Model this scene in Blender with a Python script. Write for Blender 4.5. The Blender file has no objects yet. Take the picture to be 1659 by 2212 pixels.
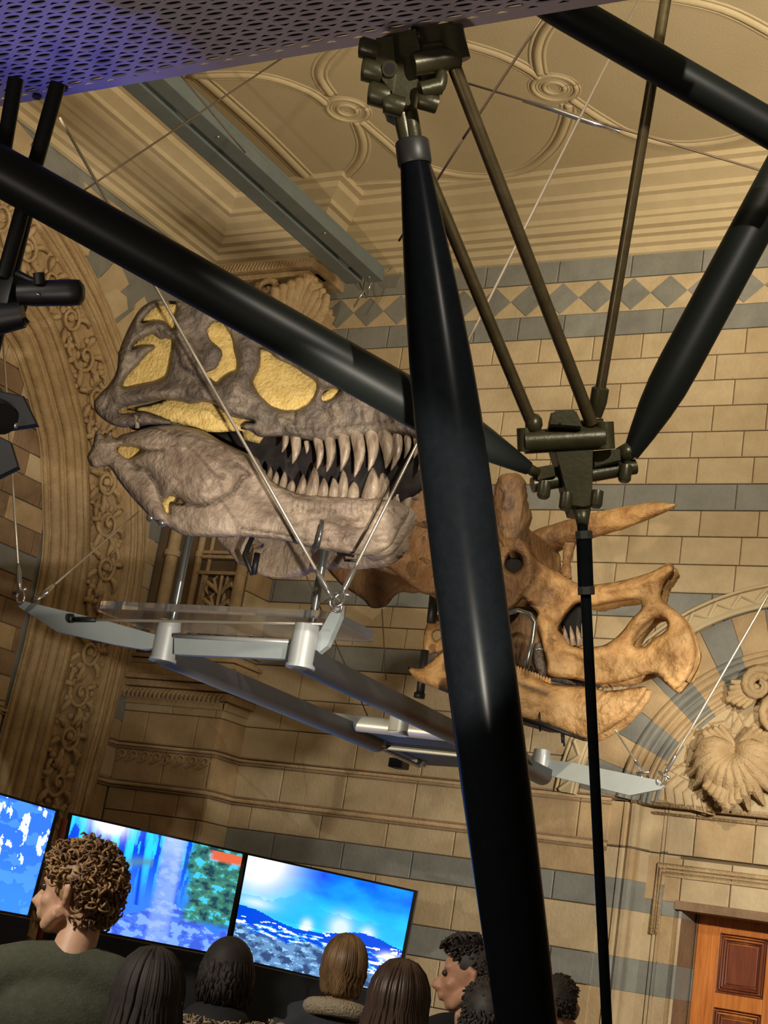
import bpy, bmesh, math, random
import numpy as np
from mathutils import Vector, Matrix, noise
from mathutils.geometry import delaunay_2d_cdt
random.seed(7)
C = bpy.context.scene.collection
# ---------------------------------------------------------------- camera
FPX = 3280.0
MR = Matrix(((0.87034488, 0.46746635, 0.15483864), (0.00527241, 0.3055659, -0.95215633), (-0.49241445, 0.82952076, 0.26348304)))
CAM = Vector((0, 0, 1.62))
cd = bpy.data.cameras.new('camera'); cam = bpy.data.objects.new('camera', cd); C.objects.link(cam)
cd.sensor_fit = 'HORIZONTAL'; cd.sensor_width = 36.0; cd.lens = FPX / 1659 * 36.0; cd.clip_end = 100
cam.matrix_world = Matrix.Translation(CAM) @ Matrix((MR[0], -MR[1], -MR[2])).transposed().to_4x4()
bpy.context.scene.camera = cam
def ray(x, y): return MR.transposed() @ Vector(((x - 829.5) / FPX, (y - 1106) / FPX, 1))
def onY(x, y, Y): r = ray(x, y); return CAM + r * (Y / r.y)
def onX(x, y, X): r = ray(x, y); return CAM + r * (X / r.x)
def onZ(x, y, Z): r = ray(x, y); return CAM + r * ((Z - 1.62) / r.z)
def D(x, y, d): return CAM + ray(x, y) * d
# ---------------------------------------------------------------- world, exposure
sc = bpy.context.scene
sc.view_settings.view_transform = 'Standard'; sc.view_settings.look = 'None'; sc.view_settings.exposure = 0.12; sc.view_settings.gamma = 1.0
sc.view_settings.use_curve_mapping = False
w = bpy.data.worlds.new('hall'); sc.world = w; w.use_nodes = True
w.node_tree.nodes['Background'].inputs[0].default_value = (1.0, 0.78, 0.50, 1); w.node_tree.nodes['Background'].inputs[1].default_value = 0.10
def look(o, p, t): o.location = p; o.rotation_euler = (Vector(t) - Vector(p)).to_track_quat('-Z', 'Y').to_euler()
def spot(name, p, t, power, col, ang, soft=0.05, blend=0.4):
    l = bpy.data.lights.new(name, 'SPOT'); l.energy = power; l.color = col; l.spot_size = math.radians(ang); l.spot_blend = blend; l.shadow_soft_size = soft
    o = bpy.data.objects.new(name, l); C.objects.link(o); look(o, p, t); return o
def area(name, p, t, power, col, sx, sy):
    l = bpy.data.lights.new(name, 'AREA'); l.energy = power; l.color = col; l.shape = 'RECTANGLE'; l.size = sx; l.size_y = sy
    o = bpy.data.objects.new(name, l); C.objects.link(o); look(o, p, t); return o
WARM = (1.0, 0.82, 0.57); WHITE = (1.0, 0.91, 0.76)
area('gallery_fill', (-1.5, 1.0, 5.8), (-5.0, 10.5, 4.6), 60, WARM, 3.0, 1.5)  # broad unseen fill lamp added to lift the whole hall
spot('wall_fill', (-0.6, 0.6, 5.7), (-3.0, 10.5, 5.0), 1850, (1.0, .87, .65), 42, .15, .95)  # unseen lamp added to brighten the back wall, cone kept off the left
spot('corner_fill', (-4.2, 3.5, 4.4), (-8.2, 8.2, 7.4), 260, WARM, 52, .04, .25)  # unseen lamp added for the upper left, cone edge leaves the rest dark
spot('ceiling_fill', (1.3, 6.2, 4.6), (-4.9, 8.9, 7.9), 1150, (1.0, .86, .62), 62, .4, .8)  # added lamp, out of view, to brighten the ceiling
spot('gallery_spot', (0.6, 1.6, 4.6), (-3.4, 5.6, 3.35), 520, WHITE, 36, 0.03)
spot('jaw_spot', (-0.9, 2.2, 1.9), (-3.5, 5.1, 3.25), 620, WHITE, 31, 0.03)
spot('horned_skull_spot', (-4.4, 4.2, 1.2), (-3.1, 8.0, 3.9), 290, (1.0, 0.80, 0.50), 42, 0.03)
spot('wall_spot', (-0.4, 6.2, 2.9), (-3.5, 10.5, 1.85), 850, WHITE, 66, 0.05, 0.9)
spot('blue_uplight', (-4.3, 2.6, 1.2), (-3.45, 3.2, 4.25), 170, (0.14, 0.16, 1.0), 20, 0.05, 1.0)
spot('deck_fill', (-2.0, 0.8, 1.5), (-2.7, 3.2, 4.25), 95, (1.0, .86, .80), 60, .3, .9)  # unseen warm fill added below the deck panel
spot('frame_blue_uplight', (-4.2, 6.2, 0.6), (-3.6, 6.0, 2.6), 20, (0.08, 0.12, 1.0), 70, 0.05, 0.8)
spot('crowd_fill', (-3.6, 0.6, 3.7), (-2.3, 4.6, 1.5), 420, WHITE, 44, .2, .6)  # unseen lamp added to lift the visitors' heads
# ---------------------------------------------------------------- materials
MATS = {}
def mat(name, col, rough=0.6, metal=0.0, col2=None, scale=6.0, bump=0.0, bscale=None, detail=6, coat=0.0, trans=0.0, emit=None, estr=0.0, c3=None, stretch=None, lo=0.35, hi=0.65, spec=0.5):
    m = bpy.data.materials.new(name); m.use_nodes = True; nt = m.node_tree; b = nt.nodes['Principled BSDF']
    b.inputs['Roughness'].default_value = rough; b.inputs['Metallic'].default_value = metal
    b.inputs['Base Color'].default_value = (*col, 1); b.inputs['Coat Weight'].default_value = coat
    b.inputs['Specular IOR Level'].default_value = spec
    if trans: b.inputs['Transmission Weight'].default_value = trans; b.inputs['IOR'].default_value = 1.45
    if emit: b.inputs['Emission Color'].default_value = (*emit, 1); b.inputs['Emission Strength'].default_value = estr
    if col2 or bump:
        g = nt.nodes.new('ShaderNodeNewGeometry'); mp = nt.nodes.new('ShaderNodeMapping'); nt.links.new(g.outputs['Position'], mp.inputs['Vector'])
        if stretch: mp.inputs['Scale'].default_value = stretch
    if col2:
        n = nt.nodes.new('ShaderNodeTexNoise'); n.inputs['Scale'].default_value = scale; n.inputs['Detail'].default_value = detail; n.inputs['Roughness'].default_value = 0.65
        nt.links.new(mp.outputs[0], n.inputs['Vector']); r = nt.nodes.new('ShaderNodeValToRGB'); nt.links.new(n.outputs['Fac'], r.inputs[0])
        r.color_ramp.elements[0].position = lo; r.color_ramp.elements[0].color = (*col, 1); r.color_ramp.elements[1].position = hi; r.color_ramp.elements[1].color = (*col2, 1)
        if c3: e = r.color_ramp.elements.new((lo + hi) / 2); e.color = (*c3, 1)
        nt.links.new(r.outputs[0], b.inputs['Base Color'])
    if bump:
        n2 = nt.nodes.new('ShaderNodeTexNoise'); n2.inputs['Scale'].default_value = bscale or scale * 4; n2.inputs['Detail'].default_value = 8
        nt.links.new(mp.outputs[0], n2.inputs['Vector']); bp = nt.nodes.new('ShaderNodeBump'); bp.inputs['Strength'].default_value = bump; bp.inputs['Distance'].default_value = 0.02
        nt.links.new(n2.outputs['Fac'], bp.inputs['Height']); nt.links.new(bp.outputs[0], b.inputs['Normal'])
    MATS[name] = m; return m
mat('buff_a', (.43, .325, .19), .8, col2=(.53, .415, .255), scale=3, bump=.25, bscale=40)
mat('buff_b', (.47, .36, .215), .8, col2=(.57, .455, .285), scale=4, bump=.25, bscale=40)
mat('buff_c', (.40, .275, .145), .8, col2=(.50, .36, .20), scale=5, bump=.25, bscale=40)
mat('grey_a', (.185, .185, .165), .8, col2=(.245, .245, .22), scale=4, bump=.2, bscale=40)
mat('grey_b', (.215, .22, .20), .8, col2=(.275, .275, .25), scale=4, bump=.2, bscale=40)
mat('brown_stone', (.20, .125, .07), .85, col2=(.29, .19, .11), scale=4, bump=.4, bscale=30)
mat('mortar', (.16, .11, .06), .9)
mat('carved_stone', (.38, .26, .13), .8, col2=(.50, .36, .20), scale=8, bump=.5, bscale=60)
mat('ceiling_plaster', (.52, .42, .26), .85, col2=(.56, .455, .285), scale=2, bump=.15, bscale=60)
mat('ceiling_mould', (.54, .435, .265), .8, col2=(.59, .48, .30), scale=6, bump=.1, bscale=40)
mat('rex_bone', (.07, .055, .043), .5, col2=(.33, .26, .19), scale=6, bump=.9, bscale=32, c3=(.16, .125, .10), detail=10, lo=.3, hi=.7)
mat('rex_jaw', (.19, .13, .095), .45, col2=(.50, .39, .295), scale=5, bump=.7, bscale=34, c3=(.35, .265, .20), detail=10, lo=.3, hi=.7)
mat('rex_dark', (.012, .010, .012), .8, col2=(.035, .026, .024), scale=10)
mat('rex_fill', (.62, .42, .12), .7, col2=(.80, .58, .22), scale=30, bump=.6, bscale=70)
mat('tooth', (.15, .10, .072), .28, col2=(.46, .36, .26), scale=12, stretch=(3, 3, .6), bump=.2, bscale=60, coat=.4)
mat('horned_bone', (.33, .16, .055), .55, col2=(.66, .42, .19), scale=8, bump=.9, bscale=26, c3=(.52, .30, .12), detail=12, lo=.3, hi=.7)
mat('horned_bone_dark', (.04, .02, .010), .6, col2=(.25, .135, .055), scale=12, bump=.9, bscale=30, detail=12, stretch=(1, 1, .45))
mat('dark_hollow', (.012, .010, .010), .9)
mat('strut_blue', (.0036, .0042, .0052), .27, col2=(.0045, .0055, .007), scale=30, spec=.03)
mat('tube_black', (.008, .010, .009), .42, spec=.2)
mat('node_bronze', (.040, .036, .016), .35, metal=.35, col2=(.058, .052, .024), scale=12, bump=.06, bscale=60)
mat('rod_bronze', (.11, .085, .040), .35, metal=.7, col2=(.16, .12, .06), scale=20)
mat('collar_grey', (.030, .030, .027), .45, metal=.2)
mat('panel_metal', (.46, .40, .44), .5, metal=.1, col2=(.52, .46, .50), scale=3)
mat('deck_dark', (.012, .011, .010), .9)
mat('frame_paint', (.30, .34, .35), .42, col2=(.36, .40, .41), scale=3, metal=.1)
mat('frame_silver', (.40, .42, .42), .40, metal=.3)
mat('frame_steel', (.055, .058, .066), .42, metal=.3)
mat('wire', (.62, .55, .45), .35, metal=.7)
mat('wire_dark', (.14, .10, .07), .5, metal=.5)
mat('acrylic', (.93, .96, 1.0), .03, trans=.95)
mat('mount_rod', (.28, .30, .30), .25, metal=.85)
mat('black_metal', (.012, .012, .014), .5)
mat('beam_paint', (.13, .165, .17), .55, col2=(.16, .19, .195), scale=5)
mat('beam_slot', (.02, .022, .02), .9)
mat('lamp_black', (.008, .008, .010), .45)
mat('door_wood', (.50, .15, .025), .38, col2=(.70, .25, .055), scale=5, stretch=(6, 6, .5), coat=.3, bump=.15, bscale=30)
mat('door_panel', (.15, .038, .020), .35, col2=(.23, .065, .03), scale=5, stretch=(6, 6, .5), coat=.3)
mat('cabinet', (.012, .013, .016), .45)
mat('bezel', (.01, .01, .012), .3)
mat('rust_post', (.30, .06, .03), .5)
mat('skin_a', (.56, .32, .21), .5, col2=(.62, .37, .25), scale=20)
mat('skin_b', (.60, .30, .18), .5, col2=(.66, .35, .22), scale=20)
mat('eye', (.06, .04, .03), .2)
mat('hair_curly', (.13, .065, .032), .5, col2=(.52, .32, .14), scale=18, lo=.42, hi=.7)
mat('hair_dark', (.012, .009, .009), .7, col2=(.03, .022, .018), scale=20)
mat('hair_blond', (.12, .065, .03), .4, col2=(.34, .21, .10), scale=22, stretch=(1, 1, .2))
mat('hair_brown', (.035, .018, .013), .4, col2=(.09, .052, .035), scale=22, stretch=(1, 1, .2))
mat('hair_short', (.022, .017, .015), .6, col2=(.06, .048, .042), scale=40)
mat('sweater', (.055, .060, .040), .95, col2=(.075, .080, .054), scale=60, bump=.2, bscale=160)
mat('tee_collar', (.28, .32, .28), .9)
mat('jacket_navy', (.018, .022, .035), .8, col2=(.028, .032, .048), scale=20)
mat('jacket_grey', (.04, .045, .055), .85, col2=(.055, .06, .07), scale=20)
mat('shearling', (.52, .42, .29), .95, col2=(.62, .52, .38), scale=60, bump=.8, bscale=120)
mat('fur', (.20, .14, .09), .95, col2=(.42, .32, .22), scale=50)
mat('strap', (.13, .115, .10), .8)
mat('black_coat', (.010, .010, .013), .85)
mat('trousers', (.02, .022, .03), .9)
mat('shoe', (.015, .014, .013), .6)
mat('floor_stone', (.16, .12, .08), .6, col2=(.22, .17, .11), scale=2)
mat('led_green', (.0, .3, .2), .5, emit=(.0, 1.0, .55), estr=3)
mat('bolt_silver', (.6, .58, .55), .2, metal=.9)
# ---------------------------------------------------------------- mesh helpers
class MB:
    def __init__(s): s.v = []; s.f = []; s.m = []
    def add(s, vs, fs, m=0):
        o = len(s.v); s.v += [Vector(v) for v in vs]; s.f += [tuple(i + o for i in f) for f in fs]; s.m += [m] * len(fs)
    def box(s, c, sx, sy, sz, R=None, m=0, bev=0.0):
        c = Vector(c); b = min(bev, sx * .45, sy * .45, sz * .45)
        if b <= 0:
            vs = [Vector((x * sx / 2, y * sy / 2, z * sz / 2)) for x in (-1, 1) for y in (-1, 1) for z in (-1, 1)]
            fs = [(0, 1, 3, 2), (4, 6, 7, 5), (0, 4, 5, 1), (2, 3, 7, 6), (0, 2, 6, 4), (1, 5, 7, 3)]
        else:
            bm = bmesh.new(); bmesh.ops.create_cube(bm, size=1); bmesh.ops.scale(bm, vec=(sx, sy, sz), verts=bm.verts)
            bmesh.ops.bevel(bm, geom=bm.edges[:], offset=b, segments=2, affect='EDGES', profile=.7)
            bm.verts.index_update(); vs = [v.co.copy() for v in bm.verts]; fs = [tuple(v.index for v in f.verts) for f in bm.faces]; bm.free()
        s.add([c + (R @ v if R else v) for v in vs], fs, m)
    def tube(s, pts, rad, n=10, m=0, cap=True, flat=1.0):
        pts = [Vector(p) for p in pts]; k = len(pts)
        if not hasattr(rad, '__len__'): rad = [rad] * k
        vs = []; up = None
        for i in range(k):
            t = (pts[min(i + 1, k - 1)] - pts[max(i - 1, 0)])
            if t.length < 1e-9: t = Vector((0, 0, 1))
            t.normalize()
            if up is None: up = Vector((0, 0, 1)) if abs(t.z) < .9 else Vector((1, 0, 0))
            a = t.cross(up)
            if a.length < 1e-6: a = t.cross(Vector((1, 0, 0)))
            a.normalize(); b = a.cross(t).normalized(); up = b
            for j in range(n):
                an = 2 * math.pi * j / n; vs.append(pts[i] + (a * math.cos(an) + b * math.sin(an) * flat) * rad[i])
        fs = [(i * n + j, i * n + (j + 1) % n, (i + 1) * n + (j + 1) % n, (i + 1) * n + j) for i in range(k - 1) for j in range(n)]
        if cap: fs += [tuple(range(n))[::-1], tuple((k - 1) * n + j for j in range(n))]
        s.add(vs, fs, m)
    def ball(s, c, r, n=12, m=0, R=None):
        c = Vector(c); r = Vector(r) if hasattr(r, '__len__') else Vector((r, r, r)); h = n // 2; vs = []; fs = []
        for i in range(1, h):
            for j in range(n):
                a = math.pi * i / h; b = 2 * math.pi * j / n; v = Vector((math.sin(a) * math.cos(b) * r.x, math.sin(a) * math.sin(b) * r.y, math.cos(a) * r.z)); vs.append(c + (R @ v if R else v))
        t = Vector((0, 0, r.z)); vs += [c + (R @ t if R else t), c - (R @ t if R else t)]; T = len(vs) - 2
        for i in range(h - 2):
            for j in range(n): fs.append((i * n + j, (i + 1) * n + j, (i + 1) * n + (j + 1) % n, i * n + (j + 1) % n))
        for j in range(n): fs.append((T, j, (j + 1) % n)); fs.append((T + 1, (h - 2) * n + (j + 1) % n, (h - 2) * n + j))
        s.add(vs, fs, m)
    def prism(s, poly, off, m=0):
        k = len(poly); poly = [Vector(p) for p in poly]; off = Vector(off)
        s.add(poly + [p + off for p in poly], [tuple(range(k)), tuple(range(2 * k - 1, k - 1, -1))] + [(i, i + k, (i + 1) % k + k, (i + 1) % k) for i in range(k)], m)
    def sheet(s, rows, m=0, close=False):
        n = len(rows[0]); k = len(rows); vs = [p for r in rows for p in r]
        s.add(vs, [(i * n + j, i * n + (j + 1) % n, (i + 1) * n + (j + 1) % n, (i + 1) * n + j) for i in range(k - 1) for j in range(n if close else n - 1)], m)
    def build(s, name, mats, parent=None, smooth=False, angle=None, fix=True):
        me = bpy.data.meshes.new(name); me.from_pydata(s.v, [], s.f)
        for x in (mats if isinstance(mats, (list, tuple)) else [mats]): me.materials.append(MATS[x])
        me.polygons.foreach_set('material_index', s.m)
        if fix:
            bm = bmesh.new(); bm.from_mesh(me); bmesh.ops.recalc_face_normals(bm, faces=bm.faces); bm.to_mesh(me); bm.free()
        if smooth: me.polygons.foreach_set('use_smooth', [True] * len(me.polygons))
        if smooth and angle: me.set_sharp_from_angle(angle=math.radians(angle))
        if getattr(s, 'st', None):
            at = me.attributes.new('crevice_shade', 'FLOAT', 'POINT'); at.data.foreach_set('value', [s.st.get(i, 0.0) for i in range(len(me.vertices))])
        o = bpy.data.objects.new(name, me); C.objects.link(o)
        if parent is not None: put(o, parent)
        return o
def put(o, parent):
    o.parent = parent
    L = Vector((0, 0, 0)); p = parent
    while p is not None: L = L + p.location if p.type == 'EMPTY' else L; p = p.parent
    o.matrix_parent_inverse = Matrix.Translation(-L)
def thing(name, label, cat, loc, group=None):
    o = bpy.data.objects.new(name, None); C.objects.link(o); o.location = loc; o.empty_display_size = .1; return tag(o, label, cat, group)
def tag(o, label, cat, group=None):
    o['label'] = label; o['category'] = cat
    if group: o['group'] = group
    return o
def struct(o): o['kind'] = 'structure'; return o
def crv(pts, n=6, closed=False):
    P = [Vector(p) for p in pts]; k = len(P); out = []
    for i in range(k if closed else k - 1):
        g = (lambda j: P[j % k]) if closed else (lambda j: P[max(0, min(k - 1, j))])
        a, b, c, d = g(i - 1), g(i), g(i + 1), g(i + 2)
        for t in range(n):
            t /= n; out.append(.5 * ((2 * b) + (c - a) * t + (2 * a - 5 * b + 4 * c - d) * t * t + (3 * b - a - 3 * c + d) * t ** 3))
    if not closed: out.append(P[-1])
    return out
# ================================================================ SETTING
YW, YP, XL, XP, XR, ZC = 10.5, 10.145, -8.232, -7.223, 1.5, 7.6
FW = lambda Y: (lambda u, v, h: Vector((u, Y - h, v)))          # facing the hall from the back
FL = lambda X: (lambda u, v, h: Vector((X + h, u, v)))          # left wall, u along depth
def blk(mb, F, poly, h=0.008, g=0.004, m=0, bev=0.006):
    c = Vector((sum(p[0] for p in poly) / len(poly), sum(p[1] for p in poly) / len(poly)))
    def ins(d):
        out = []
        for p in poly:
            q = Vector((p[0], p[1])); e = q - c; out.append(q - Vector((math.copysign(min(d, abs(e.x)), e.x) if abs(e.x) > .01 else 0, math.copysign(min(d, abs(e.y)), e.y) if abs(e.y) > .01 else 0)))
        return out
    a = ins(g); b = ins(g + bev); k = len(poly)
    mb.add([F(p.x, p.y, -.01) for p in a] + [F(p.x, p.y, h - bev * .6) for p in a] + [F(p.x, p.y, h) for p in b],
           [(i, (i + 1) % k, (i + 1) % k + k, i + k) for i in range(k)] + [(i + k, (i + 1) % k + k, (i + 1) % k + 2 * k, i + 2 * k) for i in range(k)] + [tuple(range(2 * k, 3 * k))], m)
def course(mb, F, u0, u1, z0, z1, w, off, ms, jit=.12, **kw):
    u = u0 - off * w
    while u < u1:
        ww = w * (1 + random.uniform(-jit, jit)); a, b = max(u, u0), min(u + ww, u1)
        if b - a > .03: blk(mb, F, [(a, z0), (b, z0), (b, z1), (a, z1)], m=random.choice(ms), **kw)
        u += ww
SM = ['buff_a', 'buff_b', 'buff_c', 'grey_a', 'grey_b', 'brown_stone', 'mortar']
BU = [0, 0, 1, 1, 1, 0, 2]; GR = [3, 4]; BR = [5]
rows = [(0, .45), (.45, .8), (.8, 1.15), (1.15, 1.488), (1.488, 1.71), (1.71, 2.034), (2.034, 2.24), (2.24, 2.455), (2.47, 2.78), (2.80, 3.02), (3.02, 3.225), (3.225, 3.43), (3.43, 3.64), (3.64, 3.84), (3.84, 4.04), (4.04, 4.24)]
zz = 4.146
rows = rows[:9] + [(2.80, 3.07), (3.07, 3.33), (3.33, 3.60), (3.60, 3.80), (3.80, 3.97), (3.97, 4.146), (4.146, 4.342), (4.342, 4.56), (4.56, 4.775), (4.775, 4.979), (4.979, 5.188)]
zz = 5.188
while zz < 6.3: rows.append((zz, zz + .2098)); zz += .2098
rows[-1] = (rows[-1][0], 6.447); rows.append((6.447, 6.655))
grey_rows = {(1.488, 1.71), (2.034, 2.24), (3.60, 3.80), (4.146, 4.342), (4.979, 5.188), (6.447, 6.655)}
XD = -3.95                                                    # wall ends where the door surround begins (below the arch)
mb = MB()
for i, (z0, z1) in enumerate(rows):
    ms = GR if (z0, z1) in grey_rows else BU; wd = .44 if z0 > 2.8 else .62
    x1 = XD if z0 < 2.79 else XR
    if z0 < 2.79: course(mb, FW(YW), XP, x1, z0, z1, wd, (i % 2) * .5 + .2, ms); course(mb, FW(YW), -1.2, XR, z0, z1, wd, (i % 2) * .5 + .2, ms)
    else: course(mb, FW(YW), XP - 1, x1, z0, z1, wd, (i % 2) * .5 + .2, GR if ms is GR else [0, 0, 1])
mb.box(((XP - 1.1 + XD) / 2, YW + .16, 3.7), XD - XP + 1.1, .3, 7.4, m=6)
mb.box(((XD + XR) / 2, YW + .16, 5.1), XR - XD, .3, 4.62, m=6); mb.box(((-1.2 + XR) / 2, YW + .16, 1.4), XR + 1.2, .3, 2.8, m=6)
# frieze of grey diamonds on buff, with a grey band over it
F = FW(YW); z0, z1 = 6.66, 6.94; pw = .305; x = XP - .4
mb.box(((XP + XR) / 2, YW - .0, 6.80), XR - XP, .006, .29, m=1)
while x < XR:
    zc = (z0 + z1) / 2
    blk(mb, F, [(x - pw / 2, zc), (x, z0), (x + pw / 2, zc), (x, z1)], h=.012, g=.003, m=random.choice(GR), bev=.003); x += pw
course(mb, F, XP, XR, 6.95, 7.17, .6, .3, GR)
struct(mb.build('wall_back', SM))
# string courses: dark joint and fine roll
def string(mb, pts, z, r=.018):
    mb.tube([(p[0], p[1], z) for p in pts], r, 8, m=0); mb.tube([(p[0], p[1], z - .030) for p in pts], r * .55, 6, m=1); mb.tube([(p[0], p[1], z + .026) for p in pts], r * .5, 6, m=1)
mb = MB()
wrap = [(XL + .01, 6.0), (XL + .01, 9.9), (XL + .03, YP - .02), (XP + .0, YP - .02), (XP + .02, YP + .05), (XP + .02, YW - .04), (XP + .1, YW - .015), (XD, YW - .015)]
string(mb, wrap, 2.462); string(mb, wrap, 2.785, .014)
struct(mb.build('trim_1', ['carved_stone', 'brown_stone'], smooth=True))
# floor, ceiling
mb = MB(); mb.box((-3.4, 4.2, -.05), 12, 14, .1); struct(mb.build('floor', ['floor_stone']))
mb = MB(); mb.box((-3.4, 4.2, ZC + .1), 12, 14, .2); struct(mb.build('ceiling', ['ceiling_plaster']))
# cornice profile run along both walls
prof = [(0, 7.14), (.03, 7.15), (.05, 7.19), (.10, 7.20), (.12, 7.24), (.17, 7.245), (.18, 7.28), (.24, 7.285), (.27, 7.33), (.30, 7.335), (.31, 7.37), (.38, 7.40), (.42, 7.44), (.47, 7.445), (.48, 7.48), (.60, 7.52), (.62, 7.56), (.68, 7.565), (.70, 7.62)]
mb = MB()
A = [Vector((XR, YW - a, z)) for a, z in prof]; B = [Vector((XP + a, YW - a, z)) for a, z in prof]
C2 = [Vector((XP + a, YP - a, z)) for a, z in prof]; D2 = [Vector((XL + a * .95, YP - a, z)) for a, z in prof]; E2 = [Vector((XL + a * .95, -2, z)) for a, z in prof]
mb.sheet([A, B]); mb.sheet([B, C2]); mb.sheet([C2, D2]); mb.sheet([D2, E2])
struct(mb.build('trim_2', ['ceiling_mould'], fix=False))
# ceiling ribs
mb = MB()
def rib(pts, r=.035, closed=False, n=6):
    P = crv([onZ(x, y, ZC) if not isinstance(x, Vector) else x for x, y in pts], n, closed)
    if closed: P.append(P[0])
    z = Vector((0, 0, .0))
    # three parallel rolls
    for o, rr in ((-1.4, .55), (0, 1), (1.4, .55)):
        Q = []
        for i, p in enumerate(P):
            t = (P[min(i + 1, len(P) - 1)] - P[max(i - 1, 0)]).normalized(); nn = Vector((-t.y, t.x, 0)); Q.append(p + nn * r * o + Vector((0, 0, r * .35)))
        mb.tube(Q, r * rr, 8)
rib([(410, 165), (560, 165), (660, 195), (705, 225)]); rib([(780, 262), (830, 305), (880, 345), (960, 372), (1040, 382), (1110, 375), (1160, 350), (1200, 310), (1222, 262), (1228, 225)])
rib([(1000, 95), (1080, 120), (1140, 150), (1165, 168)]); rib([(1235, 215), (1290, 252), (1360, 290), (1450, 312), (1540, 308), (1620, 290), (1680, 255)])
rib([(1165, 160), (1160, 110), (1180, 60), (1230, 15), (1300, -20)]); rib([(1240, -5), (1400, -10), (1560, 20), (1680, 80)])
rib([(715, 205), (690, 165), (700, 130), (740, 90)]); rib([(770, 262), (785, 310), (775, 350), (740, 385), (690, 400)])
rib([(430, 165), (560, 280), (680, 400)], .045); rib([(640, 420), (760, 400), (900, 392), (1100, 390), (1300, 362), (1659, 322), (1800, 300)], .022)
rib([(630, 432), (760, 416), (900, 412), (1100, 408), (1300, 382), (1659, 342), (1800, 320)], .018)
rib([(720, 425), (735, 440), (760, 455)], .03)
for cx, cy in ((750, 238), (1197, 190)):
    c = onZ(cx, cy, ZC)
    for rr, t in ((.16, .030), (.075, .03)): rib([(c + Vector((math.cos(a * math.pi / 6) * rr, math.sin(a * math.pi / 6) * rr, 0)), 0) for a in range(12)], t * .7, True, 2)
struct(mb.build('trim_3', ['ceiling_mould'], smooth=True))

# ---- pier with capital
mb = MB(); F = FW(YP); pc = (XL + XP) / 2; pw = XP - XL
mb.box((pc, (YP + YW) / 2 + .05, 3.7), pw - .01, YW - YP + .08, 7.3, m=6)
FR = lambda u, v, h: Vector((XP + h, u, v))
for i, (z0, z1) in enumerate(rows):
    ms = BU if z0 > 2.4 else (GR if (z0, z1) in grey_rows else BU)
    if z0 < 3.1 or z0 > 4.9:
        course(mb, F, XL, XP, z0, z1, .5, (i % 2) * .5, [0, 2, 2] if z0 < 3.1 else BU)
    blk(mb, FR, [(YP, z0), (YW, z0), (YW, z1), (YP, z1)], m=random.choice([1, 2, 0]))
course(mb, F, XL, XP, 6.66, 7.16, .5, .2, [0, 2])
struct(mb.build('wall_pier', SM))
mb = MB()
# carved ledge: stack of mouldings
for z0, z1, p in ((3.13, 3.20, .03), (3.20, 3.27, .07), (3.27, 3.33, .10), (3.33, 3.38, .13), (3.38, 3.47, .09), (3.47, 3.52, .06), (3.52, 3.56, .08), (3.62, 3.66, .05)):
    mb.box((pc + .02, YP - p / 2, (z0 + z1) / 2), pw + .02 + p, p, z1 - z0 - .006, bev=.01); mb.box((XP + p / 2, YP + .15, (z0 + z1) / 2), p, .33 + p, z1 - z0 - .006, bev=.01)
for i in range(22):
    x = XL + .03 + i * pw / 22
    mb.tube([(x, YP - .085, 3.19), (x + .025, YP - .115, 3.215), (x + .045, YP - .10, 3.25)], [.016, .013, .006], 6)
# wave scroll frieze
for i in range(8):
    x = XL + .08 + i * .122
    mb.tube([(x + .05 * math.cos(a) * (1 - k * .06), YP - .016, 2.70 + .042 * math.sin(a) * (1 - k * .06)) for k, a in enumerate([math.pi * .9 - j * .55 for j in range(11)])], .011, 6)
    mb.tube([(x - .06, YP - .014, 2.645), (x - .02, YP - .018, 2.66), (x + .05, YP - .014, 2.72)], .010, 6)
# flanking shafts and the carved panel between them
for x, r in ((XL + .20, .055), (XP - .53, .03), (XP - .06, .05), (XP - .42, .018), (XL + .33, .02)):
    mb.tube([(x, YP - r * .5, 3.66), (x, YP - r * .5, 6.25)], r, 12)
    for z in (3.70, 4.42, 6.2): mb.tube([(x, YP - r * .5, z), (x, YP - r * .5, z + .05)], r * 1.35, 12)
for z in (4.28, 4.42, 4.46): mb.box((XP - .24, YP - .03, z), .46, .06, .03, bev=.008)
for dx in (-.2, .2): mb.box((XP - .235 + dx, YP - .02, 4.0), .025, .04, .56, bev=.008)
cx = XP - .235
for s in (-1, 1):
    for k in range(3):
        z = 3.80 + k * .15
        mb.tube([(cx + s * .01, YP - .02, z), (cx + s * .05, YP - .045, z + .05), (cx + s * .12, YP - .05, z + .09), (cx + s * .15, YP - .03, z + .04), (cx + s * .12, YP - .025, z + .0)], [.012, .02, .026, .018, .008], 7)
        mb.tube([(cx + s * .04, YP - .03, z + .05), (cx + s * .07, YP - .05, z + .12), (cx + s * .05, YP - .03, z + .16)], [.01, .018, .006], 7)
mb.tube([(cx, YP - .02, 3.74), (cx, YP - .04, 4.26)], .016, 8)
struct(mb.build('trim_4', ['carved_stone'], smooth=True, angle=50))
def leaf(mb, base, up, out, h, wd, n=7, m=0):
    base, up, out = Vector(base), Vector(up).normalized(), Vector(out).normalized(); side = up.cross(out).normalized()
    for j in range(n):
        a = (j - (n - 1) / 2) / ((n - 1) / 2 or 1); L = h * (1 - .35 * abs(a)); P = []; R = []
        for t in (0, .2, .4, .6, .8, .93, 1.0):
            P.append(base + up * L * (t if t < .94 else .9) + side * wd * a * (t ** .8) * .5 + out * h * (.05 + .28 * t ** 2.2)); R.append(h * .055 * (1 + 1.3 * math.sin(math.pi * min(1, t * .95))) * (1 - .25 * abs(a)))
        R[-1] *= .4; mb.tube(P, R, 8, m=m)
mb = MB()
zc0, zc1 = 6.28, 6.98
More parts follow.
